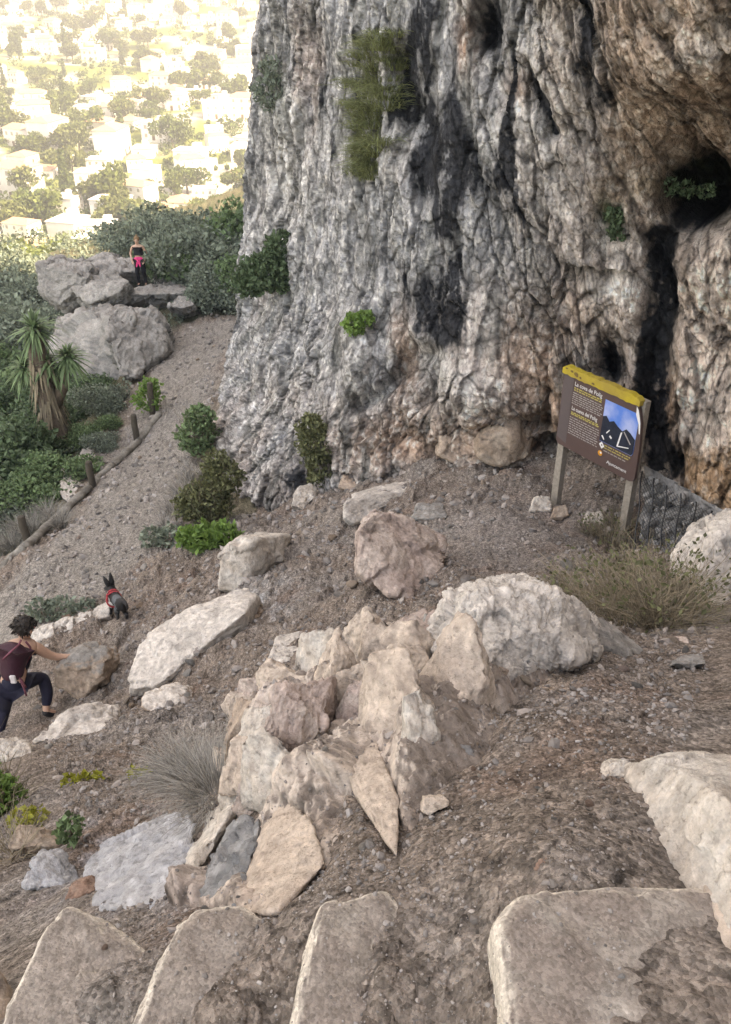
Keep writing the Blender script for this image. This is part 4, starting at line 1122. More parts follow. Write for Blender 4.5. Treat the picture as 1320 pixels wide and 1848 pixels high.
def surf_tree(names=('ground', 'path')):
    from mathutils.bvhtree import BVHTree
    vs_, fs, o = [], [], 0
    for nme in names:
        me = bpy.data.objects[nme].data
        v = np.empty(len(me.vertices) * 3, np.float32); me.vertices.foreach_get('co', v)
        f = np.empty(len(me.loops), np.int32); me.loops.foreach_get('vertex_index', f)
        k = 4 if nme in ('ground', 'path', 'rock_outcrop') else 3
        v = (v.reshape(-1, 3) + np.array(bpy.data.objects[nme].location)).ravel()
        if k == 3: f = np.stack([f.reshape(-1, 3)[:, 0], *f.reshape(-1, 3).T], 1).ravel()
        vs_.append(v.reshape(-1, 3)); fs.append(f.reshape(-1, 4) + o); o += len(me.vertices)
    V, Fq = np.concatenate(vs_), np.concatenate(fs)
    r = np.hypot(V[Fq[:, 0], 0], V[Fq[:, 0], 1])
    Fq = Fq[(r < 40) & (r > 0.6)]
    return BVHTree.FromPolygons(V.tolist(), [q if q[0] != q[1] else q[1:] for q in Fq.tolist()])

def drop(x, y):
    h = TREE.ray_cast(Vector((x, y, 30)), Vector((0, 0, -1)))
    return h[0].z if h[0] is not None else float(H(x, y)[0])

def scatter_xy(n, r0, r1, seed):
    g = np.random.default_rng(seed)
    th = np.radians(g.uniform(-27, 27, n)); r = np.exp(g.uniform(math.log(r0), math.log(r1), n))
    return r * np.sin(th), r * np.cos(th), r

def build_gravel():
    shapes = lumps(10, 1)
    n = 62000
    x, y, r = scatter_xy(n, 0.85, 28, 3)
    P = np.stack([x, y, np.zeros(n)], 1)
    dens = 0.35 + 0.65 * sstep(-0.2, 0.3, fbm(P * 1.1, 3, seed=41))
    path = path_mask(x, y)
    dens *= np.where((path > 1.6) & (y > 13) & (x < -2), 0.15, 1.0)
    z0 = H(x, y)
    px, py = to_px(np.stack([x, y, z0], 1))
    dens *= 1 - 0.8 * np.exp(-(((px - 900) / 120) ** 2 + ((py - 970) / 70) ** 2))
    dens *= np.where((px > 1340) | (px < -30), 0.0, 1.0)
    # more under the ridge and in the gully
    dens *= 1 + 0.8 * blob(px, py, 640, 1540, 120, 70) + 0.8 * blob(px, py, 220, 1450, 180, 80)
    keep = rng.random(n) < dens * 0.62
    x, y, r = x[keep], y[keep], r[keep]
    n = len(x)
    siz = r * 0.0019 * np.exp(rng.normal(0, 0.6, n))
    siz = np.clip(siz, 0.0016, 0.07)
    Vs, Fs, o = [], [], 0
    for i in range(n):
        zz = drop(x[i], y[i])
        if y[i] < 1.5 and zz > H(x[i], y[i])[0] + 0.008 and rng.random() < 0.7: continue
        if 1.5 < y[i] < 4.2 and zz > H(x[i], y[i])[0] + 0.05 and rng.random() < 0.75: continue
        v, f = shapes[i % 10]
        a, b, c = rng.uniform(0, 6.28), rng.normal(0, 0.5), rng.normal(0, 0.5)
        M = np.array((Matrix.Rotation(a, 3, 'Z') @ Matrix.Rotation(b, 3, 'X') @ Matrix.Rotation(c, 3, 'Y')))
        Vs.append(v @ M.T * siz[i] + np.array([x[i], y[i], zz + siz[i] * 0.2])); Fs.append(f + o); o += len(v)
    me = mesh_np('gravel', np.concatenate(Vs), np.concatenate(Fs), M_PEBBLE, smooth=False)
    tag(obj('gravel', me), 'loose grey and brown gravel lying on the slope and path', kind='stuff')

def build_loose_stones():
    base = []
    for k in range(9):
        D, Fc = ico(3)
        nn = rng.normal(size=(10, 3)); nn /= np.linalg.norm(nn, axis=1, keepdims=True)
        hh = rng.uniform(0.6, 1.0, 10)
        v = np.maximum(D @ nn.T, 0) / hh
        rr = np.minimum((v ** 14).sum(1) ** (-1 / 14), 1.35)
        P = D * rr[:, None] * np.array([1, rng.uniform(0.6, 0.9), rng.uniform(0.45, 0.75)])
        P = P * (1 + 0.08 * fbm(P * 2 + k * 5, 4))[:, None]
        colr = np.array([PAL['grey'][1], PAL['brown'][1], PAL['pale'][0], PAL['pink'][0], PAL['tan'][0], PAL['grey'][0], PAL['brown'][0], PAL['white'][1], PAL['red'][1]][k])
        C = colr * (0.85 + 0.35 * fbm(P * 3 + k, 4))[:, None]
        base.append(mesh_np('loose_stone', P, Fc, M_ROCK, np.clip(C, 0.02, 0.7)))
    x, y, r = scatter_xy(900, 1.4, 27, 12)
    z0 = H(x, y)
    px, py = to_px(np.stack([x, y, z0], 1))
    cnt = 0
    for i in range(len(x)):
        if cnt >= 240: break
        if not (5 < px[i] < 1315) or py[i] > 1830: continue
        pmask = path_mask(x[i:i + 1], y[i:i + 1])[0]
        if pmask > 1.5 and y[i] > 13 and x[i] < -2: continue
        if 780 < px[i] < 1000 and 880 < py[i] < 1040 and rng.random() < 0.85: continue
        s = min(r[i] * 0.0048 * math.exp(rng.normal(0, 0.35)), 0.1)
        if pmask < 1.0: s = min(s, 0.05)
        o = bpy.data.objects.new('loose_stone', base[i % 9])
        COL.objects.link(o)
        o.location = (x[i], y[i], drop(x[i], y[i]) + s * 0.25)
        o.scale = (s, s, s)
        o.rotation_euler = (rng.normal(0, 0.35), rng.normal(0, 0.35), rng.uniform(0, 6.28))
        tag(o, 'small loose stone lying on the stony slope', 'stone', 'loose stones scattered on the slope and path')
        cnt += 1

# ------------------------------------------------------------------ plants
def leaf_cloud(n, blobs, size, seed, flat=0.5, long=1.6, droop=0.0, shell=0.5):
    """leaf sized folded faces through the volume of some blobs"""
    g = np.random.default_rng(seed)
    blobs = np.array(blobs, float)
    wts = (blobs[:, 3] ** 2); wts /= wts.sum()
    k = g.choice(len(blobs), n, p=wts)
    d = g.normal(size=(n, 3)); d /= np.linalg.norm(d, axis=1, keepdims=True)
    rad = (shell + (1 - shell) * g.random(n)) ** 0.6 * (1 + 0.42 * perlin(d * 2.6 + k[:, None] * 3.7))
    c = blobs[k, :3] + d * (blobs[k, 3] * rad)[:, None] * np.array([1, 1, 0.85])
    axis = d * 0.6 + g.normal(size=(n, 3)) * 0.8
    axis[:, 2] += flat - droop
    axis /= np.linalg.norm(axis, axis=1, keepdims=True)
    side = np.cross(axis, g.normal(size=(n, 3))); side /= np.linalg.norm(side, axis=1, keepdims=True)
    nor = np.cross(axis, side)
    s = size * g.uniform(0.6, 1.35, n)[:, None]
    V = np.stack([c - axis * s * long * 0.5, c + side * s * 0.5 + nor * s * 0.12, c + axis * s * long * 0.5, c - side * s * 0.5 + nor * s * 0.12], 1).reshape(-1, 3)
    i = np.arange(n)[:, None] * 4
    return V, np.concatenate([i + np.array([[0, 1, 2, 3]])])

def stems(pts, r=0.01, seed=0):
    g = np.random.default_rng(seed)
    parts = []
    for p in pts:
        p = np.array(p, float)
        m1 = p * np.array([0.35, 0.35, 0.4]) + g.normal(0, 0.03, 3) * np.linalg.norm(p)
        m2 = p * np.array([0.7, 0.7, 0.75]) + g.normal(0, 0.03, 3) * np.linalg.norm(p)
        parts.append(tube_np([(0, 0, -0.05), m1, m2, p], [r, r * 0.8, r * 0.5, r * 0.2], 5))
    return join_np(parts)

def blades(n, h, spread, width, seed, curl=0.5, base=0.1, seg=3):
    """thin bent blades or twigs from one tuft"""
    g = np.random.default_rng(seed)
    an = g.uniform(0, 2 * math.pi, n)
    out = np.stack([np.cos(an), np.sin(an), np.zeros(n)], 1)
    b0 = out * (base * np.sqrt(g.random(n)))[:, None]
    hh = h * g.uniform(0.45, 1.1, n)
    sp = spread * g.random(n) ** 0.7
    side = np.stack([-np.sin(an + g.normal(0, 0.6, n)), np.cos(an), g.normal(0, 0.4, n)], 1)
    V = np.zeros((n, (seg + 1) * 2, 3))
    jit = g.normal(0, 0.06, (n, seg + 1, 3)) * hh[:, None, None]
    for s in range(seg + 1):
        t = s / seg
        c = b0 + out * (sp * (t ** 1.4))[:, None] + np.array([0, 0, 1.0]) * (hh * (t - curl * 0.5 * t * t))[:, None] + jit[:, s] * t
        wv = side * (width * (1 - 0.8 * t))
        V[:, 2 * s] = c - wv; V[:, 2 * s + 1] = c + wv
    i = np.arange(n)[:, None] * (seg + 1) * 2
    Q = np.concatenate([i + np.array([[2 * s, 2 * s + 1, 2 * s + 3, 2 * s + 2]]) for s in range(seg)])
    return V.reshape(-1, 3), Q

M_LEAF = {
    'dark': pmat('dark_leaves', (0.09, 0.135, 0.072), rough=0.6, var=0.3, scale=3, island=0.5, transl=0.3),
    'mid': pmat('green_leaves', (0.145, 0.215, 0.105), rough=0.6, var=0.3, scale=3, island=0.5, transl=0.3),
    'grey': pmat('grey_green_leaves', (0.18, 0.215, 0.165), rough=0.7, var=0.3, scale=3, island=0.5, transl=0.25),
    'bright': pmat('bright_leaves', (0.15, 0.25, 0.065), rough=0.5, var=0.2, scale=5, island=0.35, transl=0.35),
    'yellow': pmat('yellow_leaves', (0.30, 0.30, 0.05), rough=0.5, var=0.2, scale=5, island=0.3, transl=0.35),
    'olive': pmat('olive_leaves', (0.14, 0.15, 0.075), rough=0.7, var=0.3, scale=3, island=0.5, transl=0.3),
}
M_DRY = pmat('dry_twigs', (0.20, 0.165, 0.115), rough=0.85, var=0.3, scale=8, island=0.5)
M_DRYGREY = pmat('grey_dry_grass', (0.24, 0.225, 0.20), rough=0.85, var=0.3, scale=8, island=0.5)
M_GRASS = pmat('hanging_grass', (0.17, 0.19, 0.085), rough=0.7, var=0.3, scale=4, island=0.5, transl=0.25)
M_BARK = pmat('bark', (0.13, 0.10, 0.075), rough=0.9, var=0.4, scale=25, bump=0.8, bscale=30, bdist=0.02)
M_WOODY = pmat('weathered_wood', (0.30, 0.265, 0.225), rough=0.85, var=0.35, scale=22, bump=0.6, bscale=30, bdist=0.01)
M_WOODDARK = pmat('dark_wood', (0.07, 0.058, 0.045), rough=0.9, var=0.4, scale=20, bump=0.6, bscale=30, bdist=0.01)
M_LOG = pmat('log_wood', (0.15, 0.135, 0.115), rough=0.9, var=0.5, scale=12, bump=0.8, bscale=20, bdist=0.02, tint=(0.25, 0.235, 0.21))

def bush(name, loc, label, cat, leaves, stempts, mat, group=None, stem_r=0.012, seed=0):
    t = empty(name, loc, label, cat, group)
    V, Q = leaves
    obj('foliage', mesh_np('foliage', V, Q, mat, smooth=False), t)
    if stempts is not None:
        v, q = stems(stempts, stem_r, seed)
        obj('stem', mesh_np('stem', v, q, M_BARK), t)
    return t

def build_plants():
    # bushes of the left hillside: four shapes, each copied with its own turn and size
    protos = []
    for k in range(5):
        g = np.random.default_rng(50 + k)
        bl = [(0, 0, 0.65, 0.62)] + [(g.normal(0, 0.45), g.normal(0, 0.45), g.uniform(0.4, 0.95), g.uniform(0.3, 0.5)) for _ in range(6)]
        t = bush('bush', (0, 0, -300), 'bush', 'bush', leaf_cloud(4200, bl, 0.06, k, shell=0.35),
                 [(b[0] * 0.9, b[1] * 0.9, b[2]) for b in bl[:6]], M_LEAF[('mid', 'grey', 'dark', 'grey', 'mid')[k]], seed=k, stem_r=0.02)
        protos.append(t)
    kids = {}
    for c in COL.objects:
        if c.parent: kids.setdefault(c.parent.name, []).append(c)
    hill = [(20, 560, 2.6, 1), (70, 545, 2.2, 3), (15, 610, 2.4, 3), (55, 600, 2.2, 1),  (10, 660, 2.2, 1), (60, 650, 2.0, 3), (20, 720, 2.2, 0),
            (70, 700, 1.8, 2), (10, 780, 2.2, 0), (45, 770, 1.9, 0), (85, 770, 1.5, 2), (15, 840, 1.8, 2), (60, 835, 1.6, 2), (15, 885, 1.5, 2),   
            (60, 905, 0.8, 4), (95, 870, 0.9, 4), (20, 930, 0.9, 3),       
            (20, 520, 2.4, 1), (160, 715, 0.8, 2), (185, 735, 0.7, 3), (140, 745, 0.9, 2), (200, 760, 0.5, 0), (150, 790, 0.5, 4), (185, 800, 0.45, 3)]
    hill2 = [(300, 490, 1.2, 4), (330, 495, 1.3, 4), (355, 500, 1.5, 3), (380, 480, 1.8, 1), (410, 490, 1.8, 1), (360, 460, 2.0, 1), (400, 462, 1.8, 3), (330, 465, 1.6, 1), (430, 470, 1.8, 0), (435, 430, 1.8, 1), (410, 440, 1.6, 3), (380, 450, 1.5, 1), (350, 460, 1.4, 3),
             (300, 465, 1.4, 3), (380, 520, 1.2, 1), (405, 540, 1.1, 3), (360, 540, 0.9, 1), (430, 530, 1.3, 0), (290, 455, 2.2, 1), (265, 462, 2.2, 3), (445, 500, 1.4, 0), (275, 440, 2.6, 1)]
    wd = ('rounded green bush', 'grey green bush', 'dark green bush', 'pale bush', 'fresh green bush')
    used = set()
    for lst, where, grp in ((hill, 'on the steep bank left of the path', 'bushes on the bank left of the path'), (hill2, 'on the shaded hillside past the end of the path', 'bushes on the shaded hillside')):
        for px, py, s, k in lst:
            src = protos[k]
            o = src if k not in used else copy_tree(src, kids)
            used.add(k)
            o.location = G(px, py + 15) - Vector((0, 0, 0.1 * s))
            s2 = s * random.uniform(0.85, 1.15)
            o.scale = (s2, s2, s2 * random.uniform(0.75, 1.0))
            o.rotation_euler = (0, 0, random.uniform(0, 6.28))
            if grp.startswith('bushes on the bank'):
                where = ('beside the dark path posts' if px > 125 else 'left of the far rock outcrop' if py < 570 else 'on the bank between far outcrop and spiky tree' if py < 690 else 'around the spiky tree' if py < 800 else 'on the bank below the spiky tree')
                if px <= 30: where += ', at the left margin'
            else:
                where = ('against the cliff corner on the shaded hillside' if px > 400 else 'at the end of the path' if py > 485 else 'right behind the standing woman' if px < 310 else 'along the top of the shaded hillside' if py < 455 else 'in the middle of the shaded hillside')
            tag(o, wd[k] + ' ' + where, 'bush', grp)
    # undergrowth that nobody could count, on the same slopes
    V, Q = leaf_cloud(5, [(0, 0, 0, 0.1)], 0.05, 1)
    parts = []
    g = np.random.default_rng(91)
    n = 0
    while n < 520:
        px, py = g.uniform(-20, 450), g.uniform(425, 1000)
        if py > 560 and px > 250 - (py - 700) * 0.75: continue
        p = ground_at(round(px), round(py))
        if path_mask(p[:1], p[1:2])[0] < 1.5: continue
        dist = np.linalg.norm(p)
        v, q = leaf_cloud(34, [(0, 0, 0.08, 0.22)], 0.05, n, shell=0.2)
        parts.append((v * (dist / 20) + p, q)); n += 1
    V, Q = join_np(parts)
    tag(obj('undergrowth', mesh_np('undergrowth', V, Q, M_LEAF['grey'], smooth=False)), 'low green undergrowth covering the hillside', kind='stuff')

    # the spiky topped tree below the path
    base = G(112, 815)
    t = empty('spiky_tree', base, 'small tree with a thick shaggy trunk and spiky drooping leaves below the path', 'tree')
    hgt = 3.0
    v, q = tube_np([(0.02, 0, -0.3), (0, 0, 0.5), (-0.1, 0, 1.3), (-0.12, 0, 2.1), (-0.05, 0, hgt)], [0.34, 0.28, 0.24, 0.22, 0.16], 10)
    v = v + 0.05 * np.stack([perlin(v * 4), perlin(v * 4 + 9), perlin(v * 4 + 5)], 1)
    obj('trunk', mesh_np('trunk', v, q, M_BARK), t)
    v, q = tube_np([(0.05, 0, 1.2), (0.35, 0, 1.7), (0.55, 0.05, 2.3)], [0.16, 0.12, 0.08], 8)
    obj('branch', mesh_np('branch', v, q, M_BARK), t)
    for cx, cz, s in ((-0.05, hgt, 0.8), (0.55, 2.35, 0.62), (-0.45, 2.1, 0.6), (0.1, 2.2, 0.6)):
        parts = []
        for k in range(170):
            an, el = g.uniform(0, 6.28), g.uniform(-0.9, 1.4)
            L = s * g.uniform(0.35, 1.0)
            d = np.array([math.cos(an) * math.cos(el), math.sin(an) * math.cos(el), math.sin(el)])
            sd_ = np.cross(d, [0, 0, 1.0]); sd_ /= np.linalg.norm(sd_) + 1e-6
            c = [np.array([cx, 0, cz]) + d * L * u - np.array([0, 0, 0.45 * L * u * u]) for u in (0, 0.35, 0.7, 1.0)]
            wv = [0.02, 0.03, 0.022, 0.004]
            vv = np.array([p for ci, wi in zip(c, wv) for p in (ci - sd_ * wi, ci + sd_ * wi)])
            parts.append((vv, np.array([(0, 1, 3, 2), (2, 3, 5, 4), (4, 5, 7, 6)])))
        V, Q = join_np(parts)
        obj('crown', mesh_np('crown', V, Q, M_LEAF['dark' if s > .9 else 'mid'], smooth=False), t)
    parts = []
    for k in range(200):                  # dead leaves hanging along the trunk
        an, z = g.uniform(0, 6.28), g.uniform(0.4, 2.4)
        p = np.array([math.cos(an) * 0.27 - 0.07, math.sin(an) * 0.27, z]); o_ = np.array([math.cos(an), math.sin(an), 0])
        sd_ = np.array([-math.sin(an), math.cos(an), 0]) * 0.03
        e = p + o_ * 0.14 - np.array([0, 0, g.uniform(0.3, 0.6)])
        parts.append((np.array([p - sd_, p + sd_, e + sd_ * 0.2, e - sd_ * 0.2]), np.array([(0, 1, 2, 3)])))
    V, Q = join_np(parts)
    obj('dead_leaves', mesh_np('dead_leaves', V, Q, M_DRY, smooth=False), t)

    def near_bush(name, px, py, label, bl, n, size, mat, sc=1.0, dz=0.0, lift=None, cat='bush', **kw):
        p = G(px, py) if lift is None else Vector(lift)
        bl = np.array(bl) * sc
        t = bush(name, p + Vector((0, 0, dz)), label, cat, leaf_cloud(n, bl, size, int(px + py), **kw), [(b[0], b[1], b[2]) for b in bl[:5]], mat, seed=int(px))
        if name == 'bush':
            hh = float((bl[:, 2] + bl[:, 3]).max()); sp = float((np.hypot(bl[:, 0], bl[:, 1]) + bl[:, 3]).max())
            v, q = blades(150, hh * 1.05, sp * 1.15, 0.005, int(px), curl=0.2, base=sp * 0.3, seg=4)
            obj('twigs', mesh_np('twigs', v, q, M_DRY, smooth=False), t)
        return t
    near_bush('bush', 385, 945, 'dark green bush at the cliff foot, just behind the bright leafy weed', [(0, 0, .5, .42), (.22, .1, .85, .34), (-.28, 0, .38, .34), (.1, .2, 1.05, .24)], 3600, 0.05, M_LEAF['olive'])
    near_bush('weed', 375, 992, 'bright green leafy weed beside the squared pale block', [(0, 0, .22, .26), (.25, 0, .25, .24), (-.25, .05, .18, .2)], 900, 0.075, M_LEAF['bright'], cat='plant')
    near_bush('weed', 310, 985, 'pale green feathery weed at the right edge of the path', [(0, 0, .15, .24), (-.3, .1, .1, .2)], 600, 0.05, M_LEAF['grey'], cat='plant')
    near_bush('bush', 360, 825, 'small green bush on the right edge of the path, against the cliff', [(0, 0, .5, .42), (.1, 0, .9, .3)], 1800, 0.06, M_LEAF['mid'])
    near_bush('weed', 270, 745, 'pale yellow green tuft by the farthest path post', [(0, 0, .35, .35), (0.1, 0, .7, .25)], 500, 0.07, M_LEAF['bright'], cat='plant')
    near_bush('weed', 150, 1418, 'yellow green sprout on the soil above the gully', [(0, 0, .04, .07), (.1, 0, .05, .06), (-.08, 0, .04, .05)], 150, 0.03, M_LEAF['yellow'], cat='plant')
    near_bush('weed', 245, 1402, 'pale yellow sprout left of the grey dry bush', [(0, 0, .03, .05), (.08, 0, .04, .04)], 90, 0.025, M_LEAF['yellow'], cat='plant')
    near_bush('weed', 130, 1520, 'small green weed among stones by the bluish slab', [(0, 0, .08, .07), (.02, 0, .16, .05)], 130, 0.03, M_LEAF['mid'], cat='plant')
    near_bush('bush', 5, 1470, 'yellowish green bush cut by the margin, left of the gully', [(0, 0, .2, .14), (-.1, 0, .3, .16), (.1, 0, .12, .1)], 1000, 0.028, M_LEAF['bright'])
    near_bush('weed', 45, 1490, 'sparse yellow green weed over the brown flat rock', [(0, 0, .06, .09), (.08, 0, .07, .08)], 160, 0.028, M_LEAF['yellow'], cat='plant')
    near_bush('weed', 110, 1122, 'low green grassy weed behind the white kerb stones', [(-.35, .2, .05, .2), (0, .2, .06, .22), (.3, .2, .05, .18)], 700, 0.05, M_LEAF['grey'], cat='plant')

    # plants growing on the cliff: root them where the finished rock face is
    from mathutils.bvhtree import BVHTree
    me = bpy.data.objects['cliff'].data
    v = np.empty(len(me.vertices) * 3, np.float32); me.vertices.foreach_get('co', v); v = v.reshape(-1, 3)
    f = np.empty(len(me.loops), np.int32); me.loops.foreach_get('vertex_index', f)
    tree = BVHTree.FromPolygons(v.tolist(), f.reshape(-1, 4).tolist())
    def on_cliff(px, py, out=0.0):
        dr = Vector(PD(px, py, 1.0) - CAM).normalized()
        h = tree.ray_cast(Vector(CAM), dr)
        return h[0] - dr * out
    def cliff_tuft(name, label, spots, mat, n, h, spread, seed, cat='bush', curl=2.2):
        ps = [on_cliff(px, py) for px, py, s in spots]
        t = empty(name, ps[0], label, cat)
        parts = []
        for (px, py, s), p in zip(spots, ps):
            v, q = blades(n, h * s, spread * s, 0.006, seed + px, curl=curl, base=0.2 * s)
            parts.append((v + np.array(p - ps[0]), q))
        V, Q = join_np(parts)
        obj('foliage', mesh_np('foliage', V, Q, mat, smooth=False), t)
        v, q = stems([(x * 0.1, -0.15, 0.25) for x in (-1, 0, 1.2)], 0.02)
        obj('stem', mesh_np('stem', v, q, M_BARK), t)
        return t
    g3 = np.random.default_rng(4)
    spots = []
    while len(spots) < 110:
        py = g3.uniform(62, 325); wdt = np.interp(py, [62, 110, 170, 230, 325], [30, 52, 50, 34, 10]); cx = np.interp(py, [62, 170, 325], [695, 678, 662])
        spots.append((int(cx + g3.normal(0, 0.5) * wdt), int(py), g3.uniform(.6, 1.1)))
    cliff_tuft('hanging_bush', 'long grassy bush hanging down the grey cliff face', [(672, 120, 1.0)] + spots, M_GRASS, 70, 0.42, 0.42, 5, curl=1.6)
    for px, py, label, bl, n, size, mat in (
            (505, 505, 'dark green bush growing from the ledge at the cliff corner', [(0, -.3, .3, .5), (.4, -.3, .2, .45), (-.4, -.2, .2, .45), (.1, -.3, .75, .35), (-.6, -.2, .0, .35)], 4500, 0.07, M_LEAF['dark']),
            (640, 592, 'single bright green plant on the pale rock of the cliff', [(0, -.1, .1, .2), (.15, -.1, .18, .16)], 420, 0.06, M_LEAF['bright']),
            (575, 800, 'olive green shrub hanging at the foot of the cliff', [(0, -.2, .1, .36), (.1, -.2, -.3, .32), (-.1, -.2, .4, .26), (.05, -.2, -.6, .25)], 3000, 0.05, M_LEAF['olive']),
            (492, 165, 'faint grey green tuft high on the far edge of the cliff', [(0, -.2, 0, .4), (.1, -.2, .4, .3)], 900, 0.06, M_LEAF['grey']),
            (1110, 385, 'mossy dark plant in the crack below the cave mouth', [(0, -.05, 0, .12), (.05, -.05, -.2, .12)], 350, 0.035, M_LEAF['dark']),
            (1205, 335, 'dark moss cushion hanging at the cave mouth', [(0, -.05, 0, .12), (.2, -.05, -.03, .1), (.4, -.05, -.05, .1)], 500, 0.03, M_LEAF['dark'])):
        bl = np.array(bl)
        bush('bush' if n > 1000 else 'plant', on_cliff(px, py), label, 'bush' if n > 1000 else 'plant', leaf_cloud(n, bl, size, px), [(b[0], b[1], b[2]) for b in bl[:3]], mat, seed=px)

    # dry bushes and grass
    def dry(name, label, spots, mat, n, h, spread, wdt, seed, cat='bush', leaves=None, curl=0.5):
        ps = [G(px, py) for px, py, s in spots]
        t = empty(name, ps[0], label, cat)
        parts = []
        for (px, py, s), p in zip(spots, ps):
            v, q = blades(n, h * s, spread * s, wdt, seed + px, curl=curl, base=0.14 * s, seg=4)
            parts.append((v + np.array(p - ps[0]), q))
        V, Q = join_np(parts)
        obj('twigs', mesh_np('twigs', V, Q, mat, smooth=False), t)
        if leaves:
            parts = []
            for (px, py, s), p in zip(spots, ps):
                v, q = leaf_cloud(leaves, [(0, 0, h * s * 0.55, spread * s * 0.8)], 0.022, seed + px, shell=0.1)
                parts.append((v + np.array(p - ps[0]), q))
            V, Q = join_np(parts)
            obj('leaves', mesh_np('leaves', V, Q, M_LEAF['olive'], smooth=False), t)
        return t
    dry('dry_bush', 'wide tangle of dry olive brown twigs in front of the sign', [(1090, 1115, .8), (1140, 1130, .9), (1190, 1135, .9), (1050, 1095, .7), (1160, 1095, .8), (1100, 1075, .6), (1225, 1130, .9), (1200, 1080, .7), (1010, 1075, .4), (1130, 1040, .5), (1240, 1100, .6)],
        M_DRY, 190, 0.52, 0.6, 0.0028, 77, leaves=110)
    dry('dry_bush', 'grey feathery dry bush in the hollow left of the rock ridge', [(345, 1415, 1), (380, 1425, 1), (320, 1410, .8), (395, 1440, .8)], M_DRYGREY, 600, 0.30, 0.34, 0.0017, 33, curl=0.9)
    dry('dry_grass', 'thin grey dry grass left of the log edging', [(25, 990, 1), (60, 960, 1), (90, 935, .9), (10, 1000, 1), (40, 965, 1), (110, 950, .8)], M_DRYGREY, 260, 0.5, 0.45, 0.005, 35, cat='grass')
    dry('dry_grass', 'sparse grey green grass at the right side of the path', [(320, 930, 1), (330, 900, 1), (345, 870, 1), (300, 960, .8)], M_DRYGREY, 240, 0.4, 0.4, 0.005, 36, cat='grass')
    dry('dry_grass', 'short dry stalks behind the sign\'s nearer post', [(1120, 960, 1), (1100, 985, 1), (1065, 965, .7)], M_DRY, 160, 0.4, 0.3, 0.003, 39, cat='grass', leaves=60)
    dry('dry_grass', 'tangled dead stems beside the brown flat rock in the gully', [(10, 1530, 1), (35, 1545, .8), (5, 1560, .8)], M_DRY, 90, 0.2, 0.25, 0.0025, 40, cat='grass')

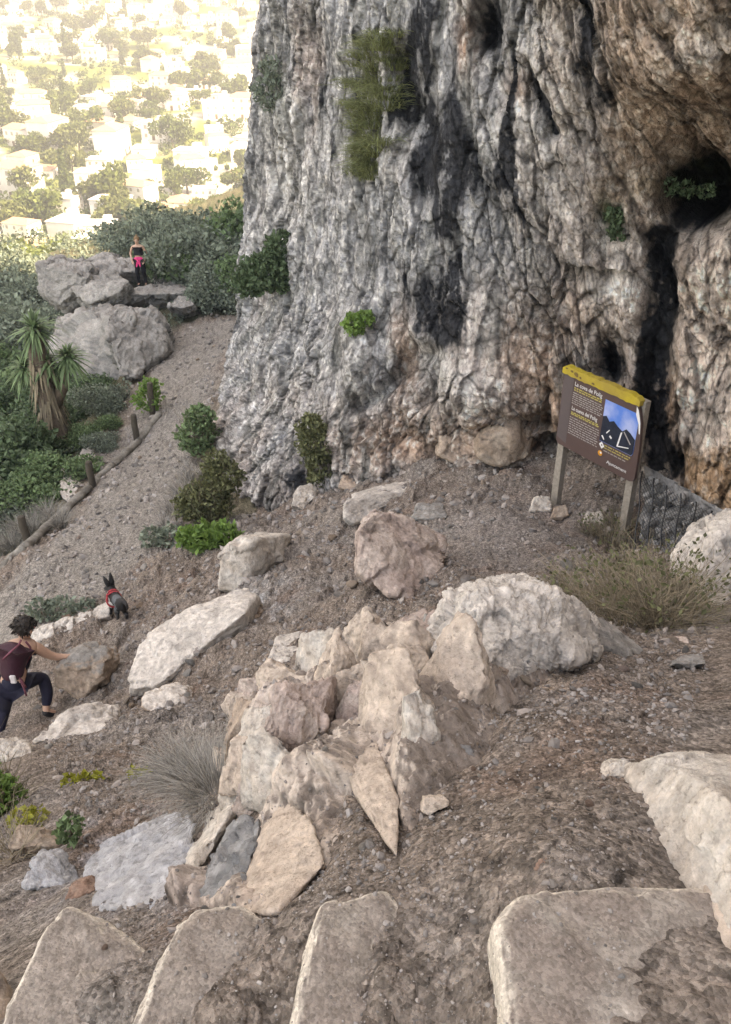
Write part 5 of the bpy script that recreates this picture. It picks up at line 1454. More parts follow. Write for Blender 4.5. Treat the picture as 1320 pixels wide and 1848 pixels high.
# ------------------------------------------------------------------ path edging, posts, netting, sign
def build_furniture():
    pts = [(-30, 1060), (45, 995), (95, 948), (150, 895), (205, 843), (252, 800), (288, 752)]
    lab = ['log edging the path at the left margin, nearest the camera', 'log edging the path, below the nearest dark post', 'bleached log edging the path between the two nearer posts',
           'log edging the path past the second post', 'log edging the path below the third post', 'farthest thin log edging the path']
    for i in range(len(pts) - 1):
        a, b = np.array(G(*pts[i])), np.array(G(*pts[i + 1]))
        a[2] += 0.06; b[2] += 0.06
        m = (a + b) / 2
        path = [a + (b - a) * t + np.array([0, 0, 0.008 * math.sin(t * 9 + i)]) for t in np.linspace(0.01, 0.99, 14)]
        v, q = tube_np(path, [0.082 + 0.006 * math.sin(k * 2.1 + i) for k in range(14)], 12)
        v = v + 0.012 * np.stack([perlin(v * 5), perlin(v * 5 + 3), perlin(v * 5 + 7)], 1)
        o = obj('log', mesh_np('log', v - m, q, M_LOG), loc=m)
        tag(o, lab[i], 'log', 'logs edging the path')
    for px, py, h, l in ((52, 985, .62, 'dark wooden post at the path edge, nearest the camera, among dry grass'), (168, 880, .62, 'dark wooden post at the path edge beside the grey lumpy rock'),
                         (248, 800, .72, 'dark wooden post at the path edge where the log edging bends'), (276, 750, .85, 'dark wooden post at the path edge, farthest along, by a pale green tuft')):
        p = G(px, py)
        v, q = tube_np([(0, 0, -0.2), (0.005, 0, h * 0.3), (-0.01, 0, h * 0.7), (0.0, 0, h - 0.02), (0.0, 0, h)], [.075, .072, .07, .068, .055], 10)
        v = v + 0.01 * np.stack([perlin(v * 9), perlin(v * 9 + 3), v[:, 0] * 0], 1)
        o = obj('path_post', mesh_np('path_post', v, q, M_WOODDARK), loc=p)
        o.rotation_euler = (random.uniform(-.06, .06), random.uniform(-.06, .06), 0)
        tag(o, l, 'post', 'wooden posts along the path')

    # ---- information sign
    L = np.array(PY(1002, 797, 9.36)); TL = PY(1012, 690, 9.36)
    ex = np.array([0.64, -0.93, 0.0]); W = float(np.linalg.norm(ex)); ex /= W
    ez = np.array([0, 0, 1.0]); ey = np.cross(ez, ex)              # ey points away from the viewer
    o0 = np.array([PY(1003, 797, 9.36)[0], 9.36, -3.27])           # lower left corner of the board
    HB = 0.89
    root = empty('information_sign', o0 * np.array([1, 1, 0]) + np.array([0, 0, -4.2]), 'brown information board with a yellow top edge and a photo panel on two wooden posts', 'sign')
    rl = np.array(root.location)
    M = Matrix(((ex[0], ey[0], 0, o0[0] - rl[0]), (ex[1], ey[1], 0, o0[1] - rl[1]), (0, 0, 1, o0[2] - rl[2]), (0, 0, 0, 1)))
    M_BROWN = pmat('sign_brown', (0.092, 0.057, 0.052), rough=0.45, var=0.1, scale=6, spec=0.4)
    M_BROWN2 = pmat('sign_brown_margin', (0.105, 0.082, 0.082), rough=0.45, var=0.08, scale=6, spec=0.4)
    M_YEL = pmat('sign_yellow', (0.46, 0.35, 0.035), rough=0.6, var=0.15, scale=12, tint=(0.36, 0.26, 0.05))
    M_CHIP = pmat('sign_chipped', (0.17, 0.11, 0.04), rough=0.9, var=0.3, scale=30)
    M_PRINT = pmat('sign_print', (0.75, 0.73, 0.72), rough=0.5, var=0.05)
    M_PRINT2 = pmat('sign_small_print', (0.36, 0.33, 0.32), rough=0.5, var=0.1)
    M_YTEXT = pmat('sign_yellow_print', (0.45, 0.38, 0.12), rough=0.5, var=0.1)
    def part(name, bm, mat, parent=root):
        return obj(name, bm_mesh(name, bm, mat), parent)
    # board: rounded lower left corner, peeled upper right corner
    outline = [(0.05, 0), (W + 0.0, 0), (W + 0.045, 0.02), (W + 0.06, 0.06), (W + 0.05, HB * 0.5), (W + 0.02, HB * 0.8), (W - 0.03, HB * 0.95), (W - 0.06, HB), (0.0, HB), (0, 0.07), (0.015, 0.02)]
    bm = bmesh.new()
    fr = [bm.verts.new(M @ Vector((x, 0.0, z))) for x, z in outline]; bk = [bm.verts.new(M @ Vector((x, 0.035, z))) for x, z in outline]
    bm.faces.new(fr); bm.faces.new(bk[::-1])
    for i in range(len(outline)): bm.faces.new((fr[i], bk[i], bk[(i + 1) % len(outline)], fr[(i + 1) % len(outline)]))
    board = part('board', bm, M_BROWN)
    def poly(name, pts2, mat, y=-0.003, parent=board, thick=0.0):
        bm = bmesh.new()
        bm.faces.new([bm.verts.new(M @ Vector((x, y, z))) for x, z in pts2])
        return part(name, bm, mat, parent)
    poly('margin', [(0.01, 0.09), (0.16, 0.05), (0.16, HB - 0.012), (0.01, HB - 0.012)], M_BROWN2)
    # yellow top edge: a thick rail with a worn, chipped outline
    bm = bmesh.new()
    n = 26
    lo = [(W * (-0.012 + i / n * 0.985), HB - 0.005 + random.uniform(-.008, .008)) for i in range(n + 1)]
    up_ = [(x, HB + 0.095 + random.uniform(-.010, .010) - (0.03 if i in (0, n) else 0)) for i, (x, z) in enumerate(lo)]
    ring = lo + up_[::-1]
    a = [bm.verts.new(M @ Vector((x, -0.02, z))) for x, z in ring]; b = [bm.verts.new(M @ Vector((x, 0.06, z))) for x, z in ring]
    k = len(ring)
    bm.faces.new(a); bm.faces.new(b[::-1])
    for i in range(k): bm.faces.new((a[i], b[i], b[(i + 1) % k], a[(i + 1) % k]))
    rail = part('top_rail', bm, M_YEL)
    for cx, cz, rx, rz in ((0.20, HB + 0.045, 0.035, 0.028), (0.262, HB + 0.03, 0.02, 0.016), (0.13, HB + 0.06, 0.03, 0.012), (0.45, HB + 0.028, 0.025, 0.012), (0.05, HB + 0.07, 0.02, 0.012)):
        poly('chip', [(cx + rx * math.cos(t) * random.uniform(.7, 1.2), cz + rz * math.sin(t) * random.uniform(.7, 1.2)) for t in np.linspace(0, 6.28, 10)[:-1]], M_CHIP, y=-0.0235, parent=rail)
    # white torn corner
    poly('torn_corner', [(W - 0.07, HB - 0.01), (W - 0.035, HB * 0.945), (W + 0.012, HB * 0.80), (W + 0.03, HB * 0.66), (W + 0.015, HB * 0.66), (W - 0.01, HB * 0.78), (W - 0.06, HB * 0.88)], M_PRINT, y=-0.006)
    # photo panel: sky over a dark mountain with white crags
    ph = [(0.64, 0.30), (1.095, 0.30), (1.115, 0.33), (1.115, 0.74), (1.07, 0.80), (0.64, 0.80)]
    M_SKYP = bpy.data.materials.new('printed_sky'); M_SKYP.use_nodes = True
    t = M_SKYP.node_tree; bsd = t.nodes['Principled BSDF']; bsd.inputs['Roughness'].default_value = 0.4
    tc = t.nodes.new('ShaderNodeTexCoord'); nz = t.nodes.new('ShaderNodeTexNoise'); nz.inputs['Scale'].default_value = 3.2; nz.inputs['Detail'].default_value = 5
    cr = t.nodes.new('ShaderNodeValToRGB'); cr.color_ramp.elements[0].position = 0.45; cr.color_ramp.elements[0].color = (0.075, 0.21, 0.62, 1)
    cr.color_ramp.elements[1].position = 0.66; cr.color_ramp.elements[1].color = (0.36, 0.44, 0.72, 1)
    t.links.new(tc.outputs['Object'], nz.inputs['Vector']); t.links.new(nz.outputs['Fac'], cr.inputs[0]); t.links.new(cr.outputs[0], bsd.inputs['Base Color'])
    photo = poly('photo_panel', ph, M_SKYP, y=-0.004)
    M_MTN = pmat('printed_mountain', (0.018, 0.024, 0.04), rough=0.4, var=0.5, scale=14)
    poly('printed_hill', [(0.64, 0.305), (1.09, 0.305), (1.112, 0.33), (1.112, 0.50), (1.04, 0.55), (0.98, 0.575), (0.93, 0.53), (0.86, 0.56), (0.80, 0.60), (0.74, 0.57), (0.69, 0.62), (0.642, 0.60)], M_MTN, y=-0.0065, parent=photo)
    for pg in ([(0.885, 0.33), (0.905, 0.33), (0.935, 0.52), (0.915, 0.51)], [(0.95, 0.53), (1.06, 0.42), (1.07, 0.43), (0.96, 0.54)], [(0.77, 0.40), (0.80, 0.38), (0.81, 0.40), (0.78, 0.42)],
               [(0.66, 0.37), (0.70, 0.33), (0.71, 0.34), (0.68, 0.38)], [(0.9, 0.33), (1.05, 0.37), (1.05, 0.38), (0.9, 0.345)], [(0.72, 0.43), (0.76, 0.48), (0.765, 0.47), (0.73, 0.42)]):
        poly('printed_crag', pg, M_PRINT2 if pg[0][0] > 0.94 else M_PRINT, y=-0.009, parent=photo)
    # lettering
    def text(body, x, z, size, mat, sx=1.0):
        cu = bpy.data.curves.new('lettering', 'FONT'); cu.body = body; cu.size = size; cu.extrude = 0.0008
        o = bpy.data.objects.new('lettering', cu); COL.objects.link(o)
        dg = bpy.context.evaluated_depsgraph_get()
        me = bpy.data.meshes.new_from_object(o.evaluated_get(dg))
        bpy.data.objects.remove(o); bpy.data.curves.remove(cu)
        v = np.empty(len(me.vertices) * 3); me.vertices.foreach_get('co', v); v = v.reshape(-1, 3)
        wv = np.array([M @ Vector((x + a[0] * sx, -0.004 - a[2] - 0.0008, z + a[1])) for a in v])
        me.vertices.foreach_set('co', wv.ravel().astype(np.float32)); me.update()
        me.name = 'lettering'; me.materials.clear(); me.materials.append(mat)
        return obj('lettering', me, board)
    text('La cova de Polig', 0.18, 0.795, 0.068, M_PRINT, 0.92)
    text('La cueva del Polig', 0.18, 0.50, 0.066, M_PRINT, 0.82)
    # small print, too small to read: rows of word-long dashes
    def small_print(x0, x1, z0, z1, rows, mat, seed, hgt=0.011):
        g = random.Random(seed)
        bm = bmesh.new()
        for i in range(rows):
            z = z1 - (z1 - z0) * i / max(rows - 1, 1)
            x = x0
            while x < x1 - 0.02:
                wl = min(g.uniform(0.015, 0.06), x1 - x)
                bm.faces.new([bm.verts.new(M @ Vector((xx, -0.0042, zz))) for xx, zz in ((x, z), (x + wl, z), (x + wl, z + hgt * g.uniform(.8, 1.2)), (x, z + hgt))])
                x += wl + g.uniform(0.008, 0.014)
        part('small_print', bm, mat, board)
    small_print(0.18, 0.60, 0.735, 0.76, 2, M_YTEXT, 1, 0.014)
    small_print(0.17, 0.62, 0.575, 0.70, 6, M_PRINT2, 2)
    small_print(0.18, 0.60, 0.44, 0.46, 2, M_YTEXT, 3, 0.014)
    small_print(0.17, 0.62, 0.20, 0.40, 8, M_PRINT2, 4)
    small_print(0.72, 1.09, 0.235, 0.265, 2, M_YTEXT, 5)
    small_print(0.72, 1.05, 0.19, 0.20, 1, M_PRINT2, 6)
    text('Ajuntament', 0.785, 0.075, 0.055, M_PRINT, 1.1)
    poly('white_emblem', [(0.645, 0.26), (0.69, 0.215), (0.725, 0.255), (0.68, 0.30)], M_PRINT, y=-0.007)
    poly('emblem_mark', [(0.675, 0.26), (0.688, 0.247), (0.70, 0.26), (0.688, 0.273)], M_BROWN, y=-0.0095)
    M_OR = pmat('sign_orange', (0.65, 0.27, 0.03), rough=0.5, var=0.05)
    poly('orange_emblem', [(0.68 + 0.033 * math.cos(a), 0.155 + 0.033 * math.sin(a)) for a in np.linspace(0, 6.28, 17)[:-1]], M_OR, y=-0.007)
    poly('emblem_mark', [(0.69 + 0.015 * math.cos(a), 0.165 + 0.013 * math.sin(a)) for a in np.linspace(0, 6.28, 9)[:-1]], M_PRINT, y=-0.0095)
    for x, foot, lean in ((0.03, G(990, 917), 0), (W - 0.05, G(1137, 988), 0)):
        top = M @ Vector((x, 0.085, HB + 0.04))
        f = Vector(foot) - Vector(root.location)
        f.x, f.y = top.x + (0.02 if x < 0.5 else 0.03), top.y
        bm = bmesh.new()
        rings = []
        for tt in (0, .25, .5, .75, 1):
            c = Vector((f.x, f.y, f.z - 0.25)).lerp(top, tt)
            rings.append([bm.verts.new(c + Vector((ex[0] * a + ey[0] * b, ex[1] * a + ey[1] * b, 0)) * random.uniform(.93, 1.07)) for a, b in ((-.048, -.04), (.048, -.04), (.048, .04), (-.048, .04))])
        for r0, r1 in zip(rings[:-1], rings[1:]):
            for i in range(4): bm.faces.new((r0[i], r0[(i + 1) % 4], r1[(i + 1) % 4], r1[i]))
        bm.faces.new(rings[-1]); bm.faces.new(rings[0][::-1])
        part('post', bm, M_WOODY)

    # ---- rock-fall netting over a bank of broken stone
    def q(px, py, Y): return np.array(PY(px, py, Y))
    c00, c10, c01, c11 = q(1158, 855, 8.55), q(1318, 945, 7.0), q(1140, 1045, 7.75), q(1290, 1085, 6.35)
    def bank(u, v): return (c00 * (1 - u) + c10 * u) * (1 - v) + (c01 * (1 - u) + c11 * u) * v
    nrm = np.cross(c10 - c00, c01 - c00); nrm /= np.linalg.norm(nrm)
    if nrm[1] > 0: nrm = -nrm
    t = empty('stone_bank', bank(.5, 1.0), 'bank of dark broken stone behind wire netting, right of the sign', 'bank')
    nu, nv = 90, 90
    U, Vv = np.meshgrid(np.linspace(-.12, 1.1, nu), np.linspace(-.06, 1.15, nv))
    P = np.array([bank(u, v) for u, v in zip(U.ravel(), Vv.ravel())])
    b, e = blocks(P, 0.16, seed=4, tilt=1.2, crack=0.4)
    P2 = P - nrm * 0.16 + nrm * (0.06 * b + 0.12 * fbm(P * 2, 3))[:, None]
    C = np.clip(np.array([0.21, 0.205, 0.20]) * (0.5 + 0.9 * np.clip(e * 1.3, 0, 1) + 0.6 * fbm(P * 9, 3))[:, None], .015, .6)
    obj('bank_face', mesh_np('bank_face', P2 - np.array(t.location), grid_faces(nv, nu), M_CLIFF, C), t)
    shapes = lumps(6, 2)
    ms = [mesh_np('stone', v, f, M_STONEDARK[i % 3], smooth=False) for i, (v, f) in enumerate(shapes)]
    g = np.random.default_rng(8)
    for i in range(150):
        u, v = g.random(), g.random()
        o = bpy.data.objects.new('stone', ms[i % 6]); COL.objects.link(o); o.parent = t
        p = bank(u, v) - nrm * 0.085 - np.array(t.location)
        o.location = p; s = g.uniform(0.03, 0.075); o.scale = (s, s, s); o.rotation_euler = g.uniform(0, 6.28, 3)
    net = empty('wire_netting', bank(.5, 1.0), 'dark wire netting stretched over the broken stone right of the sign', 'netting')
    M_WIRE = pmat('wire', (0.05, 0.052, 0.055), rough=0.5, var=0.2, metallic=0.6)
    for k in range(7):
        u = 0.02 + k * 0.16
        v, qd = tube_np([bank(u, s) + nrm * (0.015 + 0.012 * math.sin(s * 14 + k)) - np.array(net.location) for s in np.linspace(-.03, 1.05, 12)], [0.009] * 12, 5)
        obj('cable', mesh_np('cable', v, qd, M_WIRE), net)
    parts = []
    step = 0.045
    for k in range(-22, 24):
        for sgn in (1, -1):
            pts2 = []
            for s in np.linspace(0, 1, 16):
                u = k * step + s * 1.0 if sgn > 0 else k * step + 1 - s * 1.0
                if 0 <= u <= 1: pts2.append(bank(u, s) + nrm * 0.012 - np.array(net.location))
            if len(pts2) > 1: parts.append(tube_np(pts2, [0.0028] * len(pts2), 3, cap=False))
    V, Q = join_np(parts)
    tag(obj('wire_mesh', mesh_np('wire_mesh', V, Q, M_WIRE), net), kind='stuff')

M_STONEDARK = [pmat('dark_stone', (0.24, 0.235, 0.23), var=0.3, scale=6), pmat('grey_stone', (0.34, 0.33, 0.32), var=0.3, scale=6), pmat('black_stone', (0.10, 0.10, 0.10), var=0.3, scale=6)]
# ------------------------------------------------------------------ people and the dog
def skin_mesh(name, joints, edges, root, mats, sub=2, parent=None, zone=None):
    """a continuous body grown round a skeleton; zone(co) -> material slot"""
    me = bpy.data.meshes.new(name)
    ks = list(joints)
    me.from_pydata([joints[k][0] for k in ks], [(ks.index(a), ks.index(b)) for a, b in edges], [])
    o = bpy.data.objects.new(name, me); COL.objects.link(o)
    sk = o.modifiers.new('skin', 'SKIN'); sk.use_smooth_shade = True
    for i, k in enumerate(ks):
        r = joints[k][1]
        me.skin_vertices[0].data[i].radius = r if isinstance(r, tuple) else (r, r)
        me.skin_vertices[0].data[i].use_root = (k == root)
    ss = o.modifiers.new('sub', 'SUBSURF'); ss.levels = sub; ss.render_levels = sub
    bpy.context.view_layer.update()
    m2 = bpy.data.meshes.new_from_object(o.evaluated_get(bpy.context.evaluated_depsgraph_get()))
    bpy.data.objects.remove(o)
    m2.name = name
    m2.materials.clear()
    for m in mats: m2.materials.append(m)
    for p in m2.polygons:
        p.use_smooth = True
        p.material_index = zone(p.center) if zone else 0
    return obj(name, m2, parent)

def chain(J, names): return list(zip(names[:-1], names[1:]))

def ellipsoid(name, c, r, mat, parent, rot=None, sub=3, noise=0.0):
    D, Fc = ico(sub)
    v = D * np.array(r)
    if noise: v = v * (1 + noise * fbm(D * 3 + 5, 3))[:, None]
    if rot is not None: v = v @ np.array(rot).T
    return obj(name, mesh_np(name, v + np.array(c), Fc, mat), parent)

def hand(prefix, wrist, d, up, side, J, E, root, s=1.0, curl=0.5):
    """palm, four fingers and a thumb from the wrist along d"""
    d, up, side = [np.array(v, float) / np.linalg.norm(v) for v in (d, up, side)]
    palm = wrist + d * 0.06 * s
    J[prefix + 'palm'] = (palm, (0.036 * s, 0.018 * s)); E.append((root, prefix + 'palm'))
    for i, (off, L) in enumerate(((0.027, 0.070), (0.009, 0.078), (-0.009, 0.072), (-0.027, 0.056))):
        b = palm + d * 0.028 * s + side * off * s
        m = b + (d * math.cos(curl * .5) - up * math.sin(curl * .5)) * L * 0.5 * s
        t = m + (d * math.cos(curl * 1.5) - up * math.sin(curl * 1.5)) * L * 0.5 * s
        for nm, p, r in (('b', b, .0095), ('m', m, .009), ('t', t, .0075)): J[f'{prefix}f{i}{nm}'] = (p, r * s)
        E += [(prefix + 'palm', f'{prefix}f{i}b'), (f'{prefix}f{i}b', f'{prefix}f{i}m'), (f'{prefix}f{i}m', f'{prefix}f{i}t')]
    b = wrist + d * 0.035 * s + side * 0.03 * s; t = b + (d * 0.6 + side * 0.7 - up * 0.2) * 0.045 * s; t2 = t + (d - up * .3) * 0.028 * s
    J[prefix + 'th0'], J[prefix + 'th1'], J[prefix + 'th2'] = (b, .012 * s), (t, .011 * s), (t2, .009 * s)
    E += [(root, prefix + 'th0'), (prefix + 'th0', prefix + 'th1'), (prefix + 'th1', prefix + 'th2')]

def build_people():
    M_SKIN = pmat('skin', (0.50, 0.31, 0.23), rough=0.5, var=0.06, scale=20, spec=0.4)
    M_HAIR = pmat('dark_hair', (0.022, 0.017, 0.014), rough=0.6, var=0.4, scale=30, bump=0.8, bscale=60, bdist=0.01)
    M_HAIR2 = pmat('light_brown_hair', (0.20, 0.12, 0.06), rough=0.6, var=0.3, scale=40)
    M_NAVY = pmat('navy_cloth', (0.012, 0.012, 0.028), rough=0.8, var=0.25, scale=15, bump=0.4, bscale=18, bdist=0.01)
    M_BLACK = pmat('black_cloth', (0.012, 0.012, 0.015), rough=0.8, var=0.25, scale=15, bump=0.3, bscale=18, bdist=0.01)
    M_MAROON = pmat('maroon_nylon', (0.038, 0.009, 0.019), rough=0.6, var=0.3, scale=10, bump=0.6, bscale=12, bdist=0.02)
    M_STRAP = pmat('strap', (0.19, 0.06, 0.085), rough=0.7)
    M_SHOE = pmat('shoe', (0.016, 0.015, 0.018), rough=0.7)
    M_PINK = pmat('pink_cloth', (0.80, 0.06, 0.22), rough=0.7, var=0.15, scale=12)
    M_WHITE = pmat('white_tag', (0.65, 0.6, 0.6), rough=0.6)
    M_EYE = pmat('eye', (0.03, 0.02, 0.02), rough=0.3)
    M_LIP = pmat('lips', (0.45, 0.16, 0.15), rough=0.5)
    # ---------------- climbing person, seen from behind
    f0 = np.array(G(84, 1293))
    Y0 = f0[1]
    def J3(px, py, dy): return np.array(PY(px, py, Y0 + dy)) - f0
    root = empty('person', f0, 'person in dark tank top wearing maroon backpack, climbing with arm out to a brown boulder', 'person')
    J = {
        'pelvis': (J3(24, 1228, .02), (.135, .125)), 'waist': (J3(30, 1203, .06), (.125, .11)), 'chest': (J3(38, 1178, .12), (.15, .125)), 'upper': (J3(41, 1163, .16), (.145, .10)),
        'neck': (J3(44, 1152, .20), .058), 'head0': (J3(45, 1142, .22), (.078, .085)), 'head': (J3(45, 1132, .225), (.088, .098)), 'head1': (J3(45, 1125, .22), (.07, .08)),
        'shR': (J3(62, 1167, .16), .068), 'elR': (J3(91, 1183, .24), .048), 'foR': (J3(104, 1186, .28), .043), 'wrR': (J3(120, 1185, .32), .030),
        'shL': (J3(18, 1163, .14), .06), 'elL': (J3(2, 1192, .22), .042), 'wrL': (J3(-8, 1215, .32), .028),
        'hipR': (J3(32, 1234, .02), .105), 'knR': (J3(78, 1222, .26), .068), 'caR': (J3(86, 1250, .14), .056), 'anR': (J3(83, 1284, .02), .038), 'toR': (J3(104, 1289, .10), (.042, .03)),
        'hipL': (J3(13, 1236, .0), .10), 'knL': (J3(8, 1278, .08), .066), 'caL': (J3(2, 1304, -.04), .056), 'anL': (J3(-2, 1336, -.14), .038), 'toL': (J3(6, 1344, .02), (.042, .03)),
    }
    E = chain(J, ['pelvis', 'waist', 'chest', 'upper', 'neck', 'head0', 'head', 'head1']) + [('upper', 'shR'), ('shR', 'elR'), ('elR', 'foR'), ('foR', 'wrR'), ('upper', 'shL'), ('shL', 'elL'), ('elL', 'wrL'),
         ('pelvis', 'hipR'), ('hipR', 'knR'), ('knR', 'caR'), ('caR', 'anR'), ('anR', 'toR'), ('pelvis', 'hipL'), ('hipL', 'knL'), ('knL', 'caL'), ('caL', 'anL'), ('anL', 'toL')]
    dw = J['wrR'][0] - J['foR'][0]
    hand('hr', J['wrR'][0], dw + np.array([0, .02, -.01]), [0, -.3, 1], np.cross(dw, [0, 0, 1.0]), J, E, 'wrR', 1.05, .5)
    hand('hl', J['wrL'][0], J['wrL'][0] - J['elL'][0], [0, -.3, 1], [1, 0, 0], J, E, 'wrL', 1.0, .6)
    skin_mesh('body', J, E, 'pelvis', [M_SKIN], 2, root)
    def garment(name, keys, edges, grow, mat, rootk, ov=None):
        K = {}
        for k in keys:
            p, r = J[k]
            r = r if isinstance(r, tuple) else (r, r)
            K[k] = (p, (r[0] + grow, r[1] + grow))
        if ov: K.update(ov)
        return skin_mesh(name, K, edges, rootk, [mat], 2, root)
    st = lambda a, b, t, r: (J[a][0] * (1 - t) + J[b][0] * t, r)
    garment('tank_top', ['pelvis', 'waist', 'chest', 'upper'], [('hem', 'pelvis'), ('pelvis', 'waist'), ('waist', 'chest'), ('chest', 'upper'), ('upper', 'sr'), ('upper', 'sl')], .014, M_NAVY, 'waist',
            {'hem': (J['pelvis'][0] - np.array([0, .02, .11]), (.155, .145)), 'sr': st('upper', 'shR', .55, .062), 'sl': st('upper', 'shL', .55, .062)})
    lg = garment('leggings', ['pelvis', 'hipR', 'knR', 'caR', 'anR', 'hipL', 'knL', 'caL', 'anL'], [('pelvis', 'hipR'), ('hipR', 'knR'), ('knR', 'caR'), ('caR', 'anR'), ('pelvis', 'hipL'), ('hipL', 'knL'), ('knL', 'caL'), ('caL', 'anL')], .012, M_NAVY, 'pelvis',
            {'anR': st('caR', 'anR', .8, .047), 'anL': st('caL', 'anL', .8, .047)})
    for a, b in (('anR', 'toR'), ('anL', 'toL')):
        d = J[b][0] - J[a][0]
        K = {'heel': (J[a][0] - d * .25 + np.array([0, 0, -.015]), (.046, .04)), 'mid': (J[a][0] + d * .45 + np.array([0, 0, -.025]), (.05, .04)), 'tip': (J[b][0] + d * .3 + np.array([0, 0, -.02]), (.045, .034))}
        skin_mesh('shoe', K, [('heel', 'mid'), ('mid', 'tip')], 'mid', [M_SHOE], 2, root)
    hc = J['head'][0]
    ellipsoid('hair', hc + np.array([-.004, -.012, .035]), (.102, .11, .108), M_HAIR, root, noise=.16, sub=5)
    v, q = leaf_cloud(420, [(*(hc + np.array([-.004, -.012, .035])), .108)], .016, 12, shell=.92, long=4.5, droop=.9)
    obj('hair_strands', mesh_np('hair_strands', v, q, M_HAIR, smooth=False), root)
    fw = np.array([.55, .8, -.1]); fw /= np.linalg.norm(fw); rt = np.array([.8, -.55, 0])
    skin_mesh('nose', {'a': (hc + fw * .09 + np.array([0, 0, .01]), .012), 'b': (hc + fw * .118 + np.array([0, 0, -.02]), .014)}, [('a', 'b')], 'a', [M_SKIN], 1, root)
    for s in (-1, 1):
        ellipsoid('eye', hc + fw * .088 + rt * .034 * s + np.array([0, 0, .012]), (.013, .013, .009), M_EYE, root, sub=2)
        ellipsoid('ear', hc + rt * .098 * s + np.array([0, 0, -.01]), (.014, .026, .034), M_SKIN, root, sub=2)
    ellipsoid('mouth', hc + fw * .094 + np.array([0, 0, -.052]), (.026, .012, .008), M_LIP, root, sub=2)
    # backpack worn on the back: a thing of its own
    bp = empty('backpack', f0 + J3(16, 1215, -.15), 'maroon backpack with pale straps on the climbing person\'s back', 'backpack')
    off = f0 - np.array(bp.location)
    P = lambda px, py, dy: J3(px, py, dy) + off
    K = {'a': (P(22, 1216, -.14), (.145, .11)), 'b': (P(20, 1195, -.13), (.165, .135)), 'c': (P(24, 1172, -.07), (.155, .115)), 'd': (P(28, 1158, -.02), (.11, .075))}
    pk = skin_mesh('pack', K, [('a', 'b'), ('b', 'c'), ('c', 'd')], 'b', [M_MAROON], 2, bp)
    for pth in ([(38, 1156, -.02), (34, 1164, -.13), (20, 1176, -.22), (6, 1190, -.24)], [(47, 1158, .05), (55, 1168, .05), (56, 1182, .02), (46, 1200, -.03)], [(28, 1217, -.22), (40, 1228, -.22), (47, 1240, -.20)], [(38, 1229, -.22), (44, 1243, -.2), (48, 1255, -.18)]):
        v, q = tube_np([P(*p) for p in pth], [.011] * len(pth), 6)
        obj('strap', mesh_np('strap', v, q, M_STRAP), bp)
    bm = bmesh.new(); r = box_bm(bm, P(24, 1226, -.26), (.06, .03, .10)); bmesh.ops.bevel(bm, geom=bm.edges[:], offset=.008, segments=2, affect='EDGES')
    obj('white_tag', bm_mesh('white_tag', bm, M_WHITE), bp)

    # ---------------- woman standing on the far outcrop
    wp = np.array(G(258, 517)); 
    # stand on the ledge: top surface under the feet
    wp = np.array(PY(258, 516, ground_at(215, 690)[1] + 5.9))
    root = empty('person', wp, 'person in black top and leggings, pink jacket round waist, standing on far rocks', 'person')
    root.scale = (.94, .94, .94)
    J = {'pelvis': ((0, 0, .90), (.155, .115)), 'waist': ((0, .01, 1.06), (.125, .10)), 'chest': ((0, 0, 1.22), (.145, .105)), 'upper': ((0, .01, 1.34), (.135, .085)), 'neck': ((0, .01, 1.43), .05),
         'head0': ((0, -.01, 1.50), (.066, .075)), 'head': ((0, -.005, 1.56), (.076, .092)), 'head1': ((0, 0, 1.63), (.06, .07)),
         'shR': ((.175, .01, 1.34), .052), 'elR': ((.27, .03, 1.10), .04), 'wrR': ((.20, -.10, .92), .026), 'shL': ((-.175, .01, 1.34), .052), 'elL': ((-.28, .03, 1.10), .04), 'wrL': ((-.22, -.10, .92), .026),
         'hpR': ((.09, 0, .86), .105), 'knR': ((.11, -.03, .48), .068), 'caR': ((.11, .02, .34), .056), 'anR': ((.12, .03, .08), .038), 'toR': ((.135, -.10, .035), (.042, .028)),
         'hpL': ((-.09, 0, .86), .105), 'knL': ((-.11, -.03, .48), .068), 'caL': ((-.11, .02, .34), .056), 'anL': ((-.12, .03, .08), .038), 'toL': ((-.135, -.10, .035), (.042, .028))}
    J = {k: (np.array(p), r) for k, (p, r) in J.items()}
    E = chain(J, ['pelvis', 'waist', 'chest', 'upper', 'neck', 'head0', 'head', 'head1'])
    for s in 'RL': E += [('upper', 'sh' + s), ('sh' + s, 'el' + s), ('el' + s, 'wr' + s), ('pelvis', 'hp' + s), ('hp' + s, 'kn' + s), ('kn' + s, 'ca' + s), ('ca' + s, 'an' + s), ('an' + s, 'to' + s)]
    for s, sg in (('R', 1), ('L', -1)): hand('h' + s, J['wr' + s][0], J['wr' + s][0] - J['el' + s][0] + np.array([-.02 * sg, -.02, -.02]), [0, 1, .2], [-sg, 0, 0], J, E, 'wr' + s, .95, .6)
    skin_mesh('body', J, E, 'pelvis', [M_SKIN], 2, root)
    def garment2(name, keys, edges, grow, mat, rk, ov=None):
        K = {k: (J[k][0], tuple(np.array(J[k][1] if isinstance(J[k][1], tuple) else (J[k][1],) * 2) + grow)) for k in keys}
        if ov: K.update(ov)
        return skin_mesh(name, K, edges, rk, [mat], 2, root)
    garment2('crop_top', ['chest'], [('lo', 'chest'), ('chest', 'hi')], .014, M_BLACK, 'chest', {'lo': (np.array((0, 0, 1.14)), (.138, .112)), 'hi': (np.array((0, .0, 1.27)), (.142, .105))})
